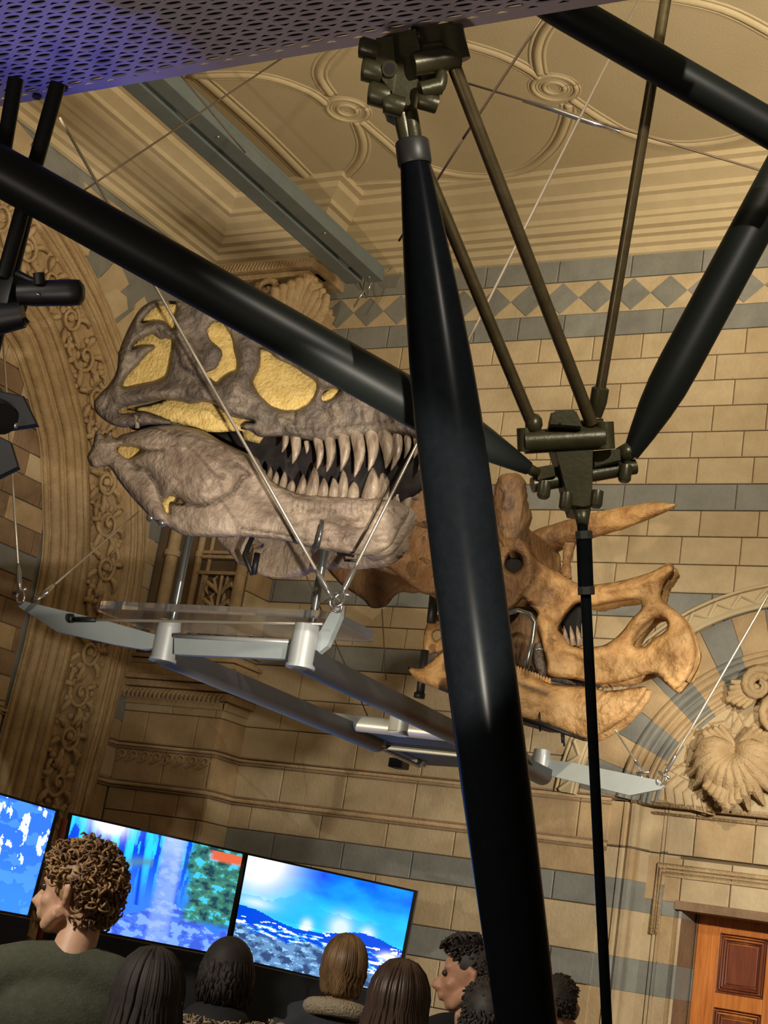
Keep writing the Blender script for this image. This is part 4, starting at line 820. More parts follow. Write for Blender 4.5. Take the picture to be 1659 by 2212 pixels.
for i in range(11):     # teeth of the far side
    x = 600 + i * 29; p = onY(x, 940, YT(x)); p.y = 2 * YM - p.y; mb = MB(); L = (.10 + .06 * math.sin(i * 1.9 + 1)); mb.tube([p + Vector((0, 0, .02)), p - Vector((0, 0, L * .5)), p + Vector((-.02, 0, -L))], [.020, .016, .002], 8); mb.build('tooth', ['tooth'], rex, smooth=True)
    x = 590 + i * 28; p = onY(x, 1068, YJ(x)); p.y = 2 * YM - p.y; mb = MB(); mb.tube([p - Vector((0, 0, .03)), p + Vector((0, 0, L * .5)), p + Vector((0, 0, L))], [.020, .016, .002], 8); mb.build('tooth', ['tooth'], rex, smooth=True)
# armature and small bones
mb = MB(); mb.tube([onY(414, 868, YM - .15), onY(424, 932, YM - .15)], .020, 10); mb.tube([onY(426, 868, YM - .12), onY(436, 930, YM - .12)], .012, 10); mb.build('steel_support', ['black_metal'], rex, smooth=True)
mb = MB(); mb.tube([onY(375, 866, YM - .22), onY(380, 890, YM - .22), onY(388, 912, YM - .22)], [.012, .010, .014], 8); mb.build('thin_bone', ['rex_jaw'], rex, smooth=True)
mb = MB(); mb.tube([onY(290, 898, YT(290) - .02), onY(295, 902, YT(290) - .03), onY(297, 925, YT(290) - .02)], [.014, .008, .010], 8); mb.build('hyoid_peg', ['tooth'], rex, smooth=True)
mb = MB(); inflate(mb, [(268, 902), (290, 894), (340, 898), (356, 912), (320, 926), (285, 928)], [], lambda x, y: YT(x) + .05, T=.01, R=10, sp=8); mb.build('jaw_hollow', ['rex_dark'], rex)
c = onY(692, 1190, YJ(690) - .05); mb = MB(); mb.tube([onY(697, 1126, YJ(690) - .075), onY(690, 1160, YJ(690) - .08), onY(684, 1184, YJ(690) - .07)], [.0085, .012, .012], 8); mb.tube([onY(684, 1178, YJ(690) - .07), onY(676, 1190, YJ(690) + .03)], .013, 8); mb.build('jaw_clip', ['mount_rod'], rex, smooth=True)
mb = MB(); mb.tube([onY(741, 1196, YM - .1), onY(745, 1210, YM - .1), onY(775, 1212, YM - .1)], .006, 8); mb.build('wire_brace', ['black_metal'], rex, smooth=True); mb = MB(); mb.tube([onY(545, 1160, YM + .1), onY(528, 1200, YM + .1), onY(545, 1240, YM + .1)], .012, 8); mb.tube([onY(556, 1195, YM + .1), onY(548, 1240, YM + .1)], .014, 8); mb.build('wire_brace', ['black_metal'], rex, smooth=True)
mb = MB(); mb.ball(onY(326, 1118, YJ(326) - .01), (.022, .02, .022), 10); mb.build('joint_pin', ['bolt_silver'], rex, smooth=True); mb = MB(); mb.ball(onY(350, 1130, YJ(350) - .03), (.02, .02, .016), 10); mb.build('joint_pin', ['bolt_silver'], rex, smooth=True)
# ---------------------------------------------------------------- horned skull
YK = 7.95
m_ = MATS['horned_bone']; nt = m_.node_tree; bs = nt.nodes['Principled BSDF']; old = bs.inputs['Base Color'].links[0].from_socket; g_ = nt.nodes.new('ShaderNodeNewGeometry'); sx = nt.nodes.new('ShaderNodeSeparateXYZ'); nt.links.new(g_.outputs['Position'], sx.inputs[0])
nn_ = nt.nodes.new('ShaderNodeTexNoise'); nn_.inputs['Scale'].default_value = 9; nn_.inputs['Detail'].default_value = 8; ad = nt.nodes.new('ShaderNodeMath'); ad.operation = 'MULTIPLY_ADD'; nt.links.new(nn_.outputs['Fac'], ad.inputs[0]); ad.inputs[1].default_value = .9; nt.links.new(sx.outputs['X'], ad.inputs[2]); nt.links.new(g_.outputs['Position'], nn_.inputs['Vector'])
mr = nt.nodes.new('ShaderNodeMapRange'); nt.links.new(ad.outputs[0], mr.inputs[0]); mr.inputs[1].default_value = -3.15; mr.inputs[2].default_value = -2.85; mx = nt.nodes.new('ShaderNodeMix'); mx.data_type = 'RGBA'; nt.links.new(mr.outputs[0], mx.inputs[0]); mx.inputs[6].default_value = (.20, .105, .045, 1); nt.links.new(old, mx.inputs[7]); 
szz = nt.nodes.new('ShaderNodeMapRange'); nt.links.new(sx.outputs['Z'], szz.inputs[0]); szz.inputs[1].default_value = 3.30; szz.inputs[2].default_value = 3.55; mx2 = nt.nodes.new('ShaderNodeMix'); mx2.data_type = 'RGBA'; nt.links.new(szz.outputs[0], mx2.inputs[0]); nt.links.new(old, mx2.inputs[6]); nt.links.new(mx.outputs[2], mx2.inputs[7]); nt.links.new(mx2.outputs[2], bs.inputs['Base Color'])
tri = thing('horned_dinosaur_skull', 'orange-brown horned dinosaur skull with hooked beak behind the dark strut', 'skull', onY(1250, 1500, YK))
def YR(x, y=0): return YK - float(np.interp(x, (900, 1120, 1240, 1500), (.27, .22, .05, .03)))
face = [(812, 1208), (828, 1150), (850, 1095), (890, 1050), (930, 1030), (985, 1048), (1045, 1090), (1080, 1110), (1112, 1120), (1143, 1140), (1147, 1185), (1161, 1209), (1206, 1236), (1248, 1260), (1281, 1263), (1341, 1254), (1387, 1242), (1412, 1233), (1430, 1224), (1447, 1218), (1457, 1228), (1444, 1248), (1432, 1269), (1432, 1296), (1462, 1320), (1486, 1347), (1501, 1387), (1504, 1417), (1498, 1441), (1483, 1468), (1459, 1491), (1444, 1483), (1420, 1462), (1402, 1456), (1341, 1474), (1299, 1478), (1281, 1477), (1245, 1468), (1185, 1459), (1180, 1429), (1167, 1371), (1158, 1341), (1161, 1324), (1142, 1305), (1130, 1293), (1115, 1308), (1097, 1320), (1040, 1325), (970, 1290), (915, 1283), (895, 1270), (850, 1235)]
K1 = [(1209, 1350), (1227, 1323), (1251, 1302), (1275, 1311), (1326, 1302), (1372, 1296), (1384, 1302), (1384, 1317), (1366, 1335), (1347, 1360), (1329, 1378), (1305, 1393), (1281, 1397), (1257, 1399), (1233, 1390), (1218, 1375), (1206, 1360)]
K2 = [(1369, 1393), (1378, 1369), (1399, 1344), (1420, 1335), (1438, 1341), (1441, 1356), (1429, 1369), (1411, 1378), (1396, 1394), (1381, 1397)]
K0 = [(1093, 1215), (1100, 1200), (1113, 1196), (1124, 1206), (1126, 1222), (1116, 1236), (1102, 1235), (1093, 1226)]
ft = [('r', [(1108, 1130), (1112, 1180)], 30, .05), ('g', [(1128, 1285), (1150, 1262), (1165, 1230)], 4, -.03), ('r', [(1150, 1270), (1200, 1290)], 22, .02), ('r', [(1180, 1345), (1210, 1400), (1270, 1420), (1340, 1400)], 12, .02), ('g', [(1190, 1390), (1240, 1425)], 10, -.015), ('r', [(1300, 1275), (1380, 1262), (1430, 1240)], 8, .02), ('r', [(1410, 1300), (1380, 1330), (1350, 1385)], 8, .02), ('r', [(1460, 1400)], 34, .03), ('r', [(1140, 1190), (1145, 1250), (1130, 1290)], 10, .02), ('g', [(870, 1160), (900, 1250)], 14, -.02), ('r', [(845, 1200), (875, 1130), (900, 1080)], 12, .02)]
for i in range(60): a, b = random.uniform(1150, 1490), random.uniform(1220, 1480); ft.append(('r', [(a, b), (a + random.uniform(-10, 10), b + random.uniform(-10, 10))], 4, random.choice([.009, -.011])))
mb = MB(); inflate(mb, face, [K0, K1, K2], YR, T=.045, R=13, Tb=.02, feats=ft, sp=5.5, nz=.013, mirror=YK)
for pts in ([(1143, 1140), (1147, 1185), (1161, 1209), (1206, 1236), (1248, 1260), (1281, 1263), (1341, 1254), (1387, 1242), (1412, 1233), (1430, 1224)], [(1444, 1248), (1432, 1269), (1432, 1296), (1462, 1320), (1486, 1347), (1501, 1387), (1504, 1417), (1498, 1441), (1483, 1468)]):
    rw = []
    for x, y in pts: p = onY(x, y + 3, YR(x)); q = Vector((p.x, 2 * YK - p.y, p.z)); rw.append([p + (q - p) * t for t in (0, .25, .5, .75, 1)])
    mb.sheet(rw)
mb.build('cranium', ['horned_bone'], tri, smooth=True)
mb = MB(); inflate(mb, grow(K0, 6), [], lambda x, y: YR(x) + .02, T=.01, R=20, sp=8); mb.build('eye_socket', ['dark_hollow'], tri)
def taper(name, pts, mt, n=18, nz=.012):
    mb = MB(); P_ = crv([onY(x, y, Y) for x, y, Y, r in pts], 6); k = len(pts); rr = [np.interp(i / 6, range(k), [p[3] for p in pts]) for i in range(len(P_))]; mb.tube(P_, rr, n)
    for v in mb.v: v += Vector((1, 1, 1)) * noise.fractal(v * 14, 1, 2, 4) * nz
    return mb.build(name, [mt], tri, smooth=True)
taper('brow_horn', [(1116, 1185, 7.76, .070), (1113, 1165, 7.70, .088), (1108, 1125, 7.66, .098), (1104, 1080, 7.63, .100), (1103, 1045, 7.60, .092), (1104, 1030, 7.60, .05), (1104, 1026, 7.60, .01)], 'horned_bone_dark').__setitem__('label', 'dark brown near brow horn pointing up')
taper('brow_horn', [(1125, 1225, 8.12, .10), (1165, 1180, 8.14, .098), (1205, 1160, 8.14, .082), (1260, 1141, 8.12, .075), (1340, 1120, 8.08, .066), (1400, 1104, 8.05, .048), (1440, 1095, 8.03, .026), (1458, 1091, 8.02, .008)], 'horned_bone').__setitem__('label', 'long pale far brow horn pointing right')
taper('brow_strut', [(1232, 1165, 8.14, .05), (1226, 1200, 8.12, .026), (1222, 1250, 8.05, .03)], 'horned_bone')
taper('nose_horn', [(1415, 1262, YK, .052), (1430, 1240, YK, .042), (1446, 1226, YK, .026), (1453, 1221, YK, .012)], 'horned_bone', nz=.02)
mb = MB(); inflate(mb, [(706, 1223), (745, 1212), (799, 1203), (836, 1225), (881, 1254), (914, 1274), (893, 1282), (869, 1279), (851, 1289), (833, 1310), (802, 1313), (784, 1295), (748, 1271), (730, 1256)], [], lambda x, y: YK + .25 - (x - 706) * .0006, T=.03, R=16, sp=6, nz=.02); mb.build('frill_wing', ['horned_bone'], tri, smooth=True)
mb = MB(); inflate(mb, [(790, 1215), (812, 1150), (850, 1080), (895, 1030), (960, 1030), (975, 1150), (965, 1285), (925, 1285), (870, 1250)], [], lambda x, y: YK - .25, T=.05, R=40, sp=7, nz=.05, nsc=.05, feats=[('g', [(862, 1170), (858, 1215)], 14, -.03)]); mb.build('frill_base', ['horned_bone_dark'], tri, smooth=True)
mb = MB(); inflate(mb, [(922, 1347), (956, 1325), (985, 1340), (975, 1392), (941, 1411), (915, 1411)], [[(935, 1368), (950, 1362), (953, 1376), (940, 1384)]], lambda x, y: YK + .1, T=.02, R=10, sp=5, nz=.01); mb.build('jaw_joint_bone', ['horned_bone'], tri, smooth=True)
low = [(881, 1441), (911, 1443), (956, 1407), (1000, 1400), (1060, 1424), (1109, 1441), (1161, 1462), (1191, 1477), (1269, 1484), (1311, 1492), (1365, 1486), (1396, 1484), (1387, 1510), (1356, 1546), (1326, 1570), (1305, 1582), (1266, 1597), (1221, 1582), (1175, 1564), (1127, 1552), (1060, 1532), (1000, 1512), (971, 1499), (929, 1482), (899, 1468)]
ft = [('r', [(1130, 1500), (1220, 1530), (1300, 1530)], 30, .03), ('g', [(1100, 1470), (1180, 1500)], 8, -.012)]
for i in range(40): a, b = random.uniform(1240, 1370), random.uniform(1500, 1580); ft.append(('r', [(a, b), (a + random.uniform(12, 24), b - random.uniform(4, 12))], 3.4, random.choice([.008, -.009])))
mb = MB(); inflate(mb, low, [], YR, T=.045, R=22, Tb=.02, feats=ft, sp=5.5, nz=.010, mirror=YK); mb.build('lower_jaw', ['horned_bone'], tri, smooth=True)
for i in range(14):
    x = 1106 + i * 6.2; y = 1440 + i * 2.3 + 2; mb = MB(); p = onY(x, y, YR(x) - .015); mb.tube([p - Vector((0, 0, .012)), p + Vector((0, 0, .010)), p + Vector((0, 0, .022))], [.011, .009, .002], 7); mb.build('tooth', ['horned_bone'], tri, smooth=True)
mb = MB(); inflate(mb, [(1150, 1400), (1175, 1385), (1190, 1445), (1250, 1458), (1300, 1466), (1340, 1462), (1400, 1446), (1408, 1456), (1345, 1476), (1290, 1484), (1200, 1474), (1160, 1452)], [], lambda x, y: YR(x) + .09, T=.02, R=8, sp=6, nz=.02); mb.build('upper_tooth_row', ['rex_bone'], tri, smooth=True)
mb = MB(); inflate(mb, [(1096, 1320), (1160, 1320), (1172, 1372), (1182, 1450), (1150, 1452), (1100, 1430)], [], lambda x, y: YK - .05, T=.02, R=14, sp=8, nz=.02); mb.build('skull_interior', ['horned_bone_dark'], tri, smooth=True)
mb = MB(); inflate(mb, [(1210, 1345), (1228, 1320), (1252, 1300), (1262, 1318), (1256, 1350), (1255, 1392), (1236, 1388)], [], lambda x, y: YK + .02, T=.02, R=10, sp=7); mb.build('nasal_hollow', ['dark_hollow'], tri, smooth=True)
for x in (1224, 1238, 1252): mb = MB(); mb.tube([onY(x + 2, 1395, YK - .08), onY(x - 3, 1370, YK - .08), onY(x - 6, 1352, YK - .08)], [.02, .014, .003], 8); mb.build('tooth', ['tooth'], tri, smooth=True)
mb = MB(); mb.tube([onY(1094, 1326, 7.62), onY(1120, 1318, 7.62), onY(1145, 1327, 7.62), onY(1156, 1345, 7.62), onY(1150, 1385, 7.62), onY(1138, 1445, 7.62)], .014, 10); mb.tube([onY(1146, 1401, 7.64), onY(1172, 1403, 7.64)], .008, 8); mb.build('steel_bracket', ['mount_rod'], tri, smooth=True)
mb = MB(); mb.tube([onY(938, 1285, YK), onY(932, 1345, YK)], .030, 10); mb.build('steel_post', ['black_metal'], tri, smooth=True); mb = MB(); mb.tube([onY(918, 1405, YK), onY(907, 1505, YK)], .025, 12); mb.tube([onY(907, 1497, YK), onY(905, 1508, YK)], .034, 12); mb.build('steel_post', ['black_metal'], tri, smooth=True)
mb = MB()
for x, y0, y1 in ((1165, 1530, 1580), (1213, 1580, 1605), (1217, 1580, 1612)): mb.tube([onY(x, y0, YR(x) - .05), onY(x + 2, y1, YR(x) - .05)], .006, 6)
mb.tube([onY(1126, 1553, YR(1130) - .03), onY(1175, 1566, YR(1130) - .03), onY(1222, 1584, YR(1130) - .02), onY(1262, 1599, YR(1260))], [.012, .014, .010, .006], 8); mb.build('jaw_cradle', ['black_metal'], tri, smooth=True)
# ================================================================ SCREENS
def smooth(a, b, x): t = np.clip((x - a) / (b - a), 0, 1); return t * t * (3 - 2 * t)
def nz2(u, v, s, seed=0, o=4): return np.array([noise.fractal(Vector((a * s, b * s, seed)), 1, 2, o) for a, b in zip(u, v)])
def mixc(c, k, col): return c * (1 - k[:, None]) + np.array(col)[None] * k[:, None]
def pic_sea(u, v):
    n = nz2(u, v, 5, 1); n2 = nz2(u, v, 16, 2); n3 = nz2(u * .5, v, 30, 3); c = np.zeros((len(u), 3)) + (0.0, .16, 1.0)
    c = mixc(c, smooth(.95, .45, v) * .9 + n * .3, (.02, .62, 1.0)); c = np.clip(c, 0, 1)
    c = mixc(c, np.exp(-((u - .10) / .09) ** 2 - ((v - .56) / .045) ** 2), (1, 1, 1)); 
    for a, b, r in ((.08, 1.0, .17), (.62, .50, .06), (.78, .49, .04), (.42, .46, .03)): c = mixc(c, np.clip(1.35 * np.exp(-(np.hypot((u - a), (v - b) * .58) / r) ** 2 * 1.0), 0, 1), (1, 1, .97))
    peak = (v < .62 + .16 * np.maximum(0, 1 - np.abs(u - .36) / .16) + .03 * n2) & (v > .45); c = mixc(c, peak * .45, (.02, .35, .75))
    hill = v < .45 + .05 * np.sin(u * 9 + 1) + .025 * n; c = mixc(c, hill * 1.0, (.0, .06, .62)); c = mixc(c, hill * smooth(.35, .0, v + n2 * .2) * .0, (0, 0, 0))
    mid = v < .36 + .04 * n; c = mixc(c, mid * (n3 > .02) * .8, (.1, .5, 1.0)); c = mixc(c, ((n3 > .28) & (v > .2) & (v < .42)) * 1.0, (.95, .98, 1)); 
    low = smooth(.34, .26, v + .1 * n + .14 * smooth(.45, .9, u)); c = mixc(c, low, (.06, .14, .30)); c = mixc(c, low * (n2 > .05), (.12, .26, .48)); c = mixc(c, low * (n3 > .32), (.25, .5, .85)); c = mixc(c, low * (n2 < -.28), (.03, .06, .16))
    c = mixc(c, ((u > .62) & (v < .34) & (n2 + n3 * .6 > .30)) * 1.0, (.9, .97, 1)); c = mixc(c, np.exp(-((u - .93) / .05) ** 2 - ((v - .33) / .04) ** 2), (1, 1, 1)); return c
def pic_forest(u, v):
    n = nz2(u, v, 5, 5); n2 = nz2(u, v, 15, 6); nv = nz2(u * 3, v * .3, 7, 7); c = np.zeros((len(u), 3)) + (.02, .42, .95)
    c = mixc(c, (nv > .1) * .9, (.02, .62, 1.0)); c = mixc(c, (nv < -.22) * 1.0, (.0, .06, .70)); c = mixc(c, smooth(.85, .3, v), (.03, .18, .85))
    for a, w_ in ((.13, .014), (.235, .02), (.33, .010), (.44, .012), (.66, .012)): c = mixc(c, np.exp(-((u - a + (v - .5) * .04) / w_) ** 2) * (v > .3), (0, .04, .60))
    c = mixc(c, np.clip(1.5 * np.exp(-((u - .22) / .09) ** 2 - ((v - 1.0) / .10) ** 2), 0, 1), (1, 1, 1))
    arch = np.exp(-((np.hypot((u - .50), (v - .40) * .8) - .26) / .035) ** 2) * (u < .5); c = mixc(c, arch * .8, (.08, .22, .32))
    rock = v < .30 + .10 * np.sin(u * 12) * (u > .2) + .05 * n; c = mixc(c, rock * 1.0, (.06, .16, .80)); c = mixc(c, rock * (n2 > .08) * .8, (.22, .40, 1.0)); c = mixc(c, rock * (n2 < -.25) * .6, (.03, .06, .5))
    fol = smooth(.68, .74, u + .04 * n) * smooth(.22, .30, v); c = mixc(c, fol, (.03, .14, .13)); c = mixc(c, fol * (n2 > .0), (.05, .22, .14)); c = mixc(c, fol * (n2 > .32), (.05, .5, .8)); c = mixc(c, fol * (n2 < -.3), (.01, .05, .07))
    c = mixc(c, smooth(.80, .84, u) * smooth(.86, .9, v) * (v < .97), (.65, .12, .05))
    tr = np.exp(-((u - .60 + (v - .5) * .0) / .062) ** 6); c = mixc(c, tr, (.20, .34, .92)); c = mixc(c, tr * (n2 > .15) * .6, (.34, .46, .95)); c = mixc(c, tr * (n2 < -.3) * .5, (.12, .22, .6)); c = mixc(c, tr * smooth(.7, 1, v) * .5, (.45, .6, .9)); return c
def pic_fall(u, v):
    n = nz2(u * 2, v * .6, 8, 9); n2 = nz2(u, v, 8, 10); c = np.zeros((len(u), 3)) + (.03, .17, .95); c = mixc(c, smooth(.6, .1, v) * .5, (.05, .30, 1.0)); c = mixc(c, (n2 > .15) * .35, (.12, .42, 1.0)); c = mixc(c, ((n > .22) & (v > .42 + .2 * n2)) * .95, (.75, .93, 1.0)); return c
def onP(x, y, p, n): r = ray(x, y); p, n = Vector(p), Vector(n); return CAM + r * ((p - CAM).dot(n) / r.dot(n))
def screen(corners, p, yaw, fn, label, bez=.012):
    n = Vector((math.sin(yaw), -math.cos(yaw), 0)); Q = [onP(x, y, p, n) for x, y in corners]   # TL TR BR BL
    rt = thing('video_screen', label, 'screen', (Q[2] + Q[3]) / 2, 'wall screens'); c = sum(Q, Vector()) / 4; NU, NV = 200, 112
    inn = [c + (q - c) * .972 for q in Q]
    U_, V_ = np.meshgrid((np.arange(NU) + .5) / NU, (np.arange(NV) + .5) / NV); col = np.clip(fn(U_.ravel(), V_.ravel()), 0, 1)
    P3 = lambda u, v: (inn[3] * (1 - u) + inn[2] * u) * (1 - v) + (inn[0] * (1 - u) + inn[1] * u) * v + n * .006
    me = bpy.data.meshes.new('display'); me.from_pydata([P3(i / NU, j / NV) for j in range(NV + 1) for i in range(NU + 1)], [], [(j * (NU + 1) + i, j * (NU + 1) + i + 1, (j + 1) * (NU + 1) + i + 1, (j + 1) * (NU + 1) + i) for j in range(NV) for i in range(NU)])
    at = me.color_attributes.new('picture', 'FLOAT_COLOR', 'CORNER'); at.data.foreach_set('color', np.repeat(np.c_[col, np.ones(len(col))], 4, 0).ravel()); me.materials.append(MATS['display'])
    o = bpy.data.objects.new('display', me); C.objects.link(o); put(o, rt)
    mb = MB(); B_ = [c + (q - c) * 1.012 for q in Q]
    for i in range(4):
        a, b = B_[i], B_[(i + 1) % 4]; ia, ib = inn[i], inn[(i + 1) % 4]
        mb.add([a, b, ib, ia, a + n * .012, b + n * .012, ib + n * .012, ia + n * .012], [(0, 1, 2, 3), (4, 7, 6, 5), (0, 4, 5, 1), (3, 2, 6, 7), (0, 3, 7, 4), (1, 5, 6, 2)])
    mb.prism(B_, -n * .06); mb.build('bezel', ['bezel'], rt); return rt, Q, n
dm = bpy.data.materials.new('display'); dm.use_nodes = True; nt = dm.node_tree; b = nt.nodes['Principled BSDF']; a = nt.nodes.new('ShaderNodeAttribute'); a.attribute_name = 'picture'
b.inputs['Base Color'].default_value = (.01, .01, .01, 1); b.inputs['Roughness'].default_value = .25; nt.links.new(a.outputs['Color'], b.inputs['Emission Color']); b.inputs['Emission Strength'].default_value = 1.25; MATS['display'] = dm
r3 = screen([(532.5, 1843.4), (900, 1925), (856, 2152), (490.5, 2068)], (-4.995, 8.461, 1.608), .357, pic_sea, 'right wall screen showing blue hills under a bright sun')
r2 = screen([(151, 1756.5), (530, 1843), (486, 2066), (105, 1994)], (-5.757, 7.661, 1.665), .814, pic_forest, 'middle wall screen showing a pale tree trunk and green foliage')
r1 = screen([(-250, 1642), (124.5, 1750), (62, 1981), (-290, 1918)], (-6.17, 7.2, 1.6), 1.2, pic_fall, 'left wall screen showing blue water, cut by the picture edge')
p0 = onP(141, 1765, (-6.15, 7.23, 1.6), r1[2]); p1 = onP(95, 1905, (-6.15, 7.23, 1.6), r1[2])
mb = MB(); mb.tube([(p0.x, p0.y, p0.z - .01), (p0.x, p0.y, .9)], .022, 8); tag(mb.build('screen_post', ['rust_post'], smooth=True), 'narrow red-brown upright between the left and middle screens', 'post')
for (rt, Q, n), l, kn in ((r3, 'black cabinet with round knobs under the right screen', ((.14, .12), (.22, .12), (.86, .1))), (r2, 'black cabinet with round knobs under the middle screen', ((.62, .12), (.71, .12))), (r1, 'black cabinet under the left screen', ())):
    a, b_ = Q[3] - Vector((0, 0, .03)), Q[2] - Vector((0, 0, .03)); a.z = b_.z = min(a.z, b_.z) ; ct = thing('media_cabinet', l, 'cabinet', ((a.x + b_.x) / 2, (a.y + b_.y) / 2, 0), 'screen cabinets')
    z = Vector((0, 0, 1)); mb = MB(); A4 = [Q[3] - z * .012, Q[2] - z * .012, Vector((b_.x, b_.y, 0)), Vector((a.x, a.y, 0))]; mb.prism([p + n * .03 for p in A4], -n * .45); mb.build('body', ['cabinet'], ct)
    for u0, u1 in ((.02, .49), (.51, .98)):
        g = lambda u, d: (Q[3] * (1 - u) + Q[2] * u) - z * d + n * .031
        mb = MB(); q = [g(u0, .06), g(u1, .06), g(u1, .06), g(u0, .06)]; q[2].z = q[3].z = .12; mb.prism(q, n * .014); dr = mb.build('door', ['cabinet'], ct)
        for u, d in kn:
            if u0 < u < u1: mb = MB(); mb.tube([g(u, d + .01) + n * .015, g(u, d + .01) + n * .03], .012, 12); mb.tube([g(u, d + .01) + n * .03, g(u, d + .01) + n * .04], [.017, .012], 12); mb.build('knob', ['bolt_silver'], dr, smooth=True)
    if l.endswith('right screen') or l.endswith('middle screen'):
        mb = MB(); c = g(.97 if 'middle' in l else .80, .29) + n * .017; mb.ball(c, .011, 8); mb.build('indicator_light', ['led_green'], ct)
# ================================================================ PEOPLE
def person(px, py, depth, yaw, head_yaw, label, skin='skin_a', hair='hair_dark', hstyle='short', top='jacket_navy', wide=1.0, pitch=0.0, extra=None, hs=1.0, boff=(0, 0)):
    hc = D(px, py, depth); S = hc.z / 1.60; root = Vector((hc.x + boff[0], hc.y + boff[1], 0)); rt = thing('person', label, 'person', root, 'visitors watching the screens')
    Rb = Matrix.Rotation(yaw, 3, 'Z'); Rh = Matrix.Rotation(head_yaw, 3, 'Z') @ Matrix.Rotation(-pitch, 3, 'X')
    B = lambda x, y, z: root + Rb @ Vector((x * wide, y, z)) * S
    H = lambda x, y, z: hc + Rh @ Vector((x, y, z)) * hs
    mb = MB(); Rq = Rh
    # head: y is the way the face looks
    mb.ball(H(0, -.012, .022), Vector((.074, .094, .098)) * hs, 24, R=Rq); mb.ball(H(0, .028, -.030), Vector((.058, .062, .078)) * hs, 20, R=Rq); mb.ball(H(0, .052, -.082), Vector((.030, .026, .024)) * hs, 14, R=Rq)
    mb.tube([H(0, .078, .018), H(0, .096, -.008), H(0, .112, -.030), H(0, .098, -.038)], [.009 * hs, .012 * hs, .015 * hs, .010 * hs], 10)
    for s in (-1, 1):
        mb.ball(H(s * .014, .096, -.033), .010 * hs, 10); mb.ball(H(s * .030, .066, .032), Vector((.024, .014, .009)) * hs, 12, R=Rq); mb.ball(H(s * .040, .052, -.022), Vector((.022, .024, .022)) * hs, 12, R=Rq)
        mb.tube([H(s * .073, -.012, -.035), H(s * .083, -.020, -.01), H(s * .086, -.026, .018), H(s * .080, -.012, .026), H(s * .074, -.002, .01)], [.008 * hs, .011 * hs, .012 * hs, .010 * hs, .008 * hs], 8)
        mb.tube([H(s * .072, .0, -.05), H(s * .045, .045, -.085), H(s * .0, .062, -.092)], [.018 * hs, .020 * hs, .018 * hs], 10)
    mb.tube([H(-.022, .088, -.058), H(0, .096, -.056), H(.022, .088, -.058)], [.005 * hs, .008 * hs, .005 * hs], 8); mb.tube([H(-.018, .086, -.068), H(0, .092, -.069), H(.018, .086, -.068)], [.005 * hs, .008 * hs, .005 * hs], 8)
    nk = B(0, -.02, 1.44); mb.tube([H(0, -.03, -.04), H(0, -.035, -.09), nk, B(0, -.01, 1.38)], [.055 * hs, .054 * hs, .060 * S, .075 * S], 18)
    SH = (.185, 0, 1.36); tors = [((0, 0, .86), (.165, .115, .13)), ((0, 0, 1.0), (.145, .10, .14)), ((0, .0, 1.16), (.155, .105, .16)), ((0, 0, 1.28), (.175, .105, .12))]
    def limbs(m_, g, arms=True, legs=True, hands=True):
        for c, r in tors: m_.ball(B(*c), Vector(((r[0] + g) * wide, r[1] + g, r[2] + g)) * S, 20, R=Rb)
        m_.tube([B(-.19, -.005, 1.35), B(-.1, -.01, 1.385), B(0, -.015, 1.40), B(.1, -.01, 1.385), B(.19, -.005, 1.35)], [(.060 + g) * S, (.060 + g) * S, (.062 + g) * S, (.060 + g) * S, (.060 + g) * S], 14)
        for s in (-1, 1):
            if arms:
                m_.tube([B(s * .195, 0, 1.345), B(s * .225, -.01, 1.22), B(s * .24, -.02, 1.06), B(s * .245, .03, .93), B(s * .235, .08, .84)], [(.058 + g) * S, (.050 + g) * S, (.041 + g) * S, (.036 + g) * S, (.027 + g) * S], 14)
                if hands:
                    m_.ball(B(s * .232, .095, .795), Vector((.018, .040, .050)) * S, 12, R=Rb)
                    for k in range(4): y = .065 + k * .020; L = (.070, .080, .075, .058)[3 - k]; m_.tube([B(s * .232, y, .765), B(s * .228, y + .004, .765 - L * .55), B(s * .216, y + .002, .765 - L)], [.0095 * S, .009 * S, .0075 * S], 8)
                    m_.tube([B(s * .226, .125, .80), B(s * .216, .145, .775), B(s * .208, .148, .745)], [.012 * S, .0105 * S, .009 * S], 8)
            if legs:
                m_.tube([B(s * .09, 0, .86), B(s * .10, .01, .66), B(s * .10, .015, .47), B(s * .10, -.01, .30), B(s * .10, -.02, .09)], [(.088 + g) * S, (.078 + g) * S, (.056 + g) * S, (.052 + g) * S, (.038 + g) * S], 16)
                m_.tube([B(s * .10, -.05, .04), B(s * .105, .05, .04), B(s * .11, .16, .03)], [.036 * S, .036 * S, .024 * S], 12)
    limbs(mb, 0); o = mb.build('body', [skin], rt, smooth=True, fix=False)
    md = o.modifiers.new('r', 'REMESH'); md.mode = 'VOXEL'; md.voxel_size = .0075; md.use_smooth_shade = True; o.modifiers.new('s', 'SMOOTH').iterations = 3
    def cloth(name, mt, fnc, vox=.013):
        mb = MB(); fnc(mb); o = mb.build(name, [mt], rt, smooth=True, fix=False); md = o.modifiers.new('r', 'REMESH'); md.mode = 'VOXEL'; md.voxel_size = vox; md.use_smooth_shade = True; o.modifiers.new('s', 'SMOOTH').iterations = 4; return o
    def up(mb):
        limbs(mb, .020, True, False, False); mb.tube([B(0, -.015, 1.40), B(0, -.02, 1.425)], [.075 * S, .072 * S], 16)
    cloth('sweater' if top == 'sweater' else 'coat', top, up)
    def tr_(mb):
        for s in (-1, 1): mb.tube([B(s * .08, 0, .90), B(s * .10, .01, .66), B(s * .10, .015, .47), B(s * .10, -.01, .30), B(s * .10, -.02, .09)], [.115 * S, .095 * S, .072 * S, .068 * S, .060 * S], 16)
        mb.ball(B(0, 0, .90), Vector((.175 * wide, .125, .10)) * S, 16, R=Rb)
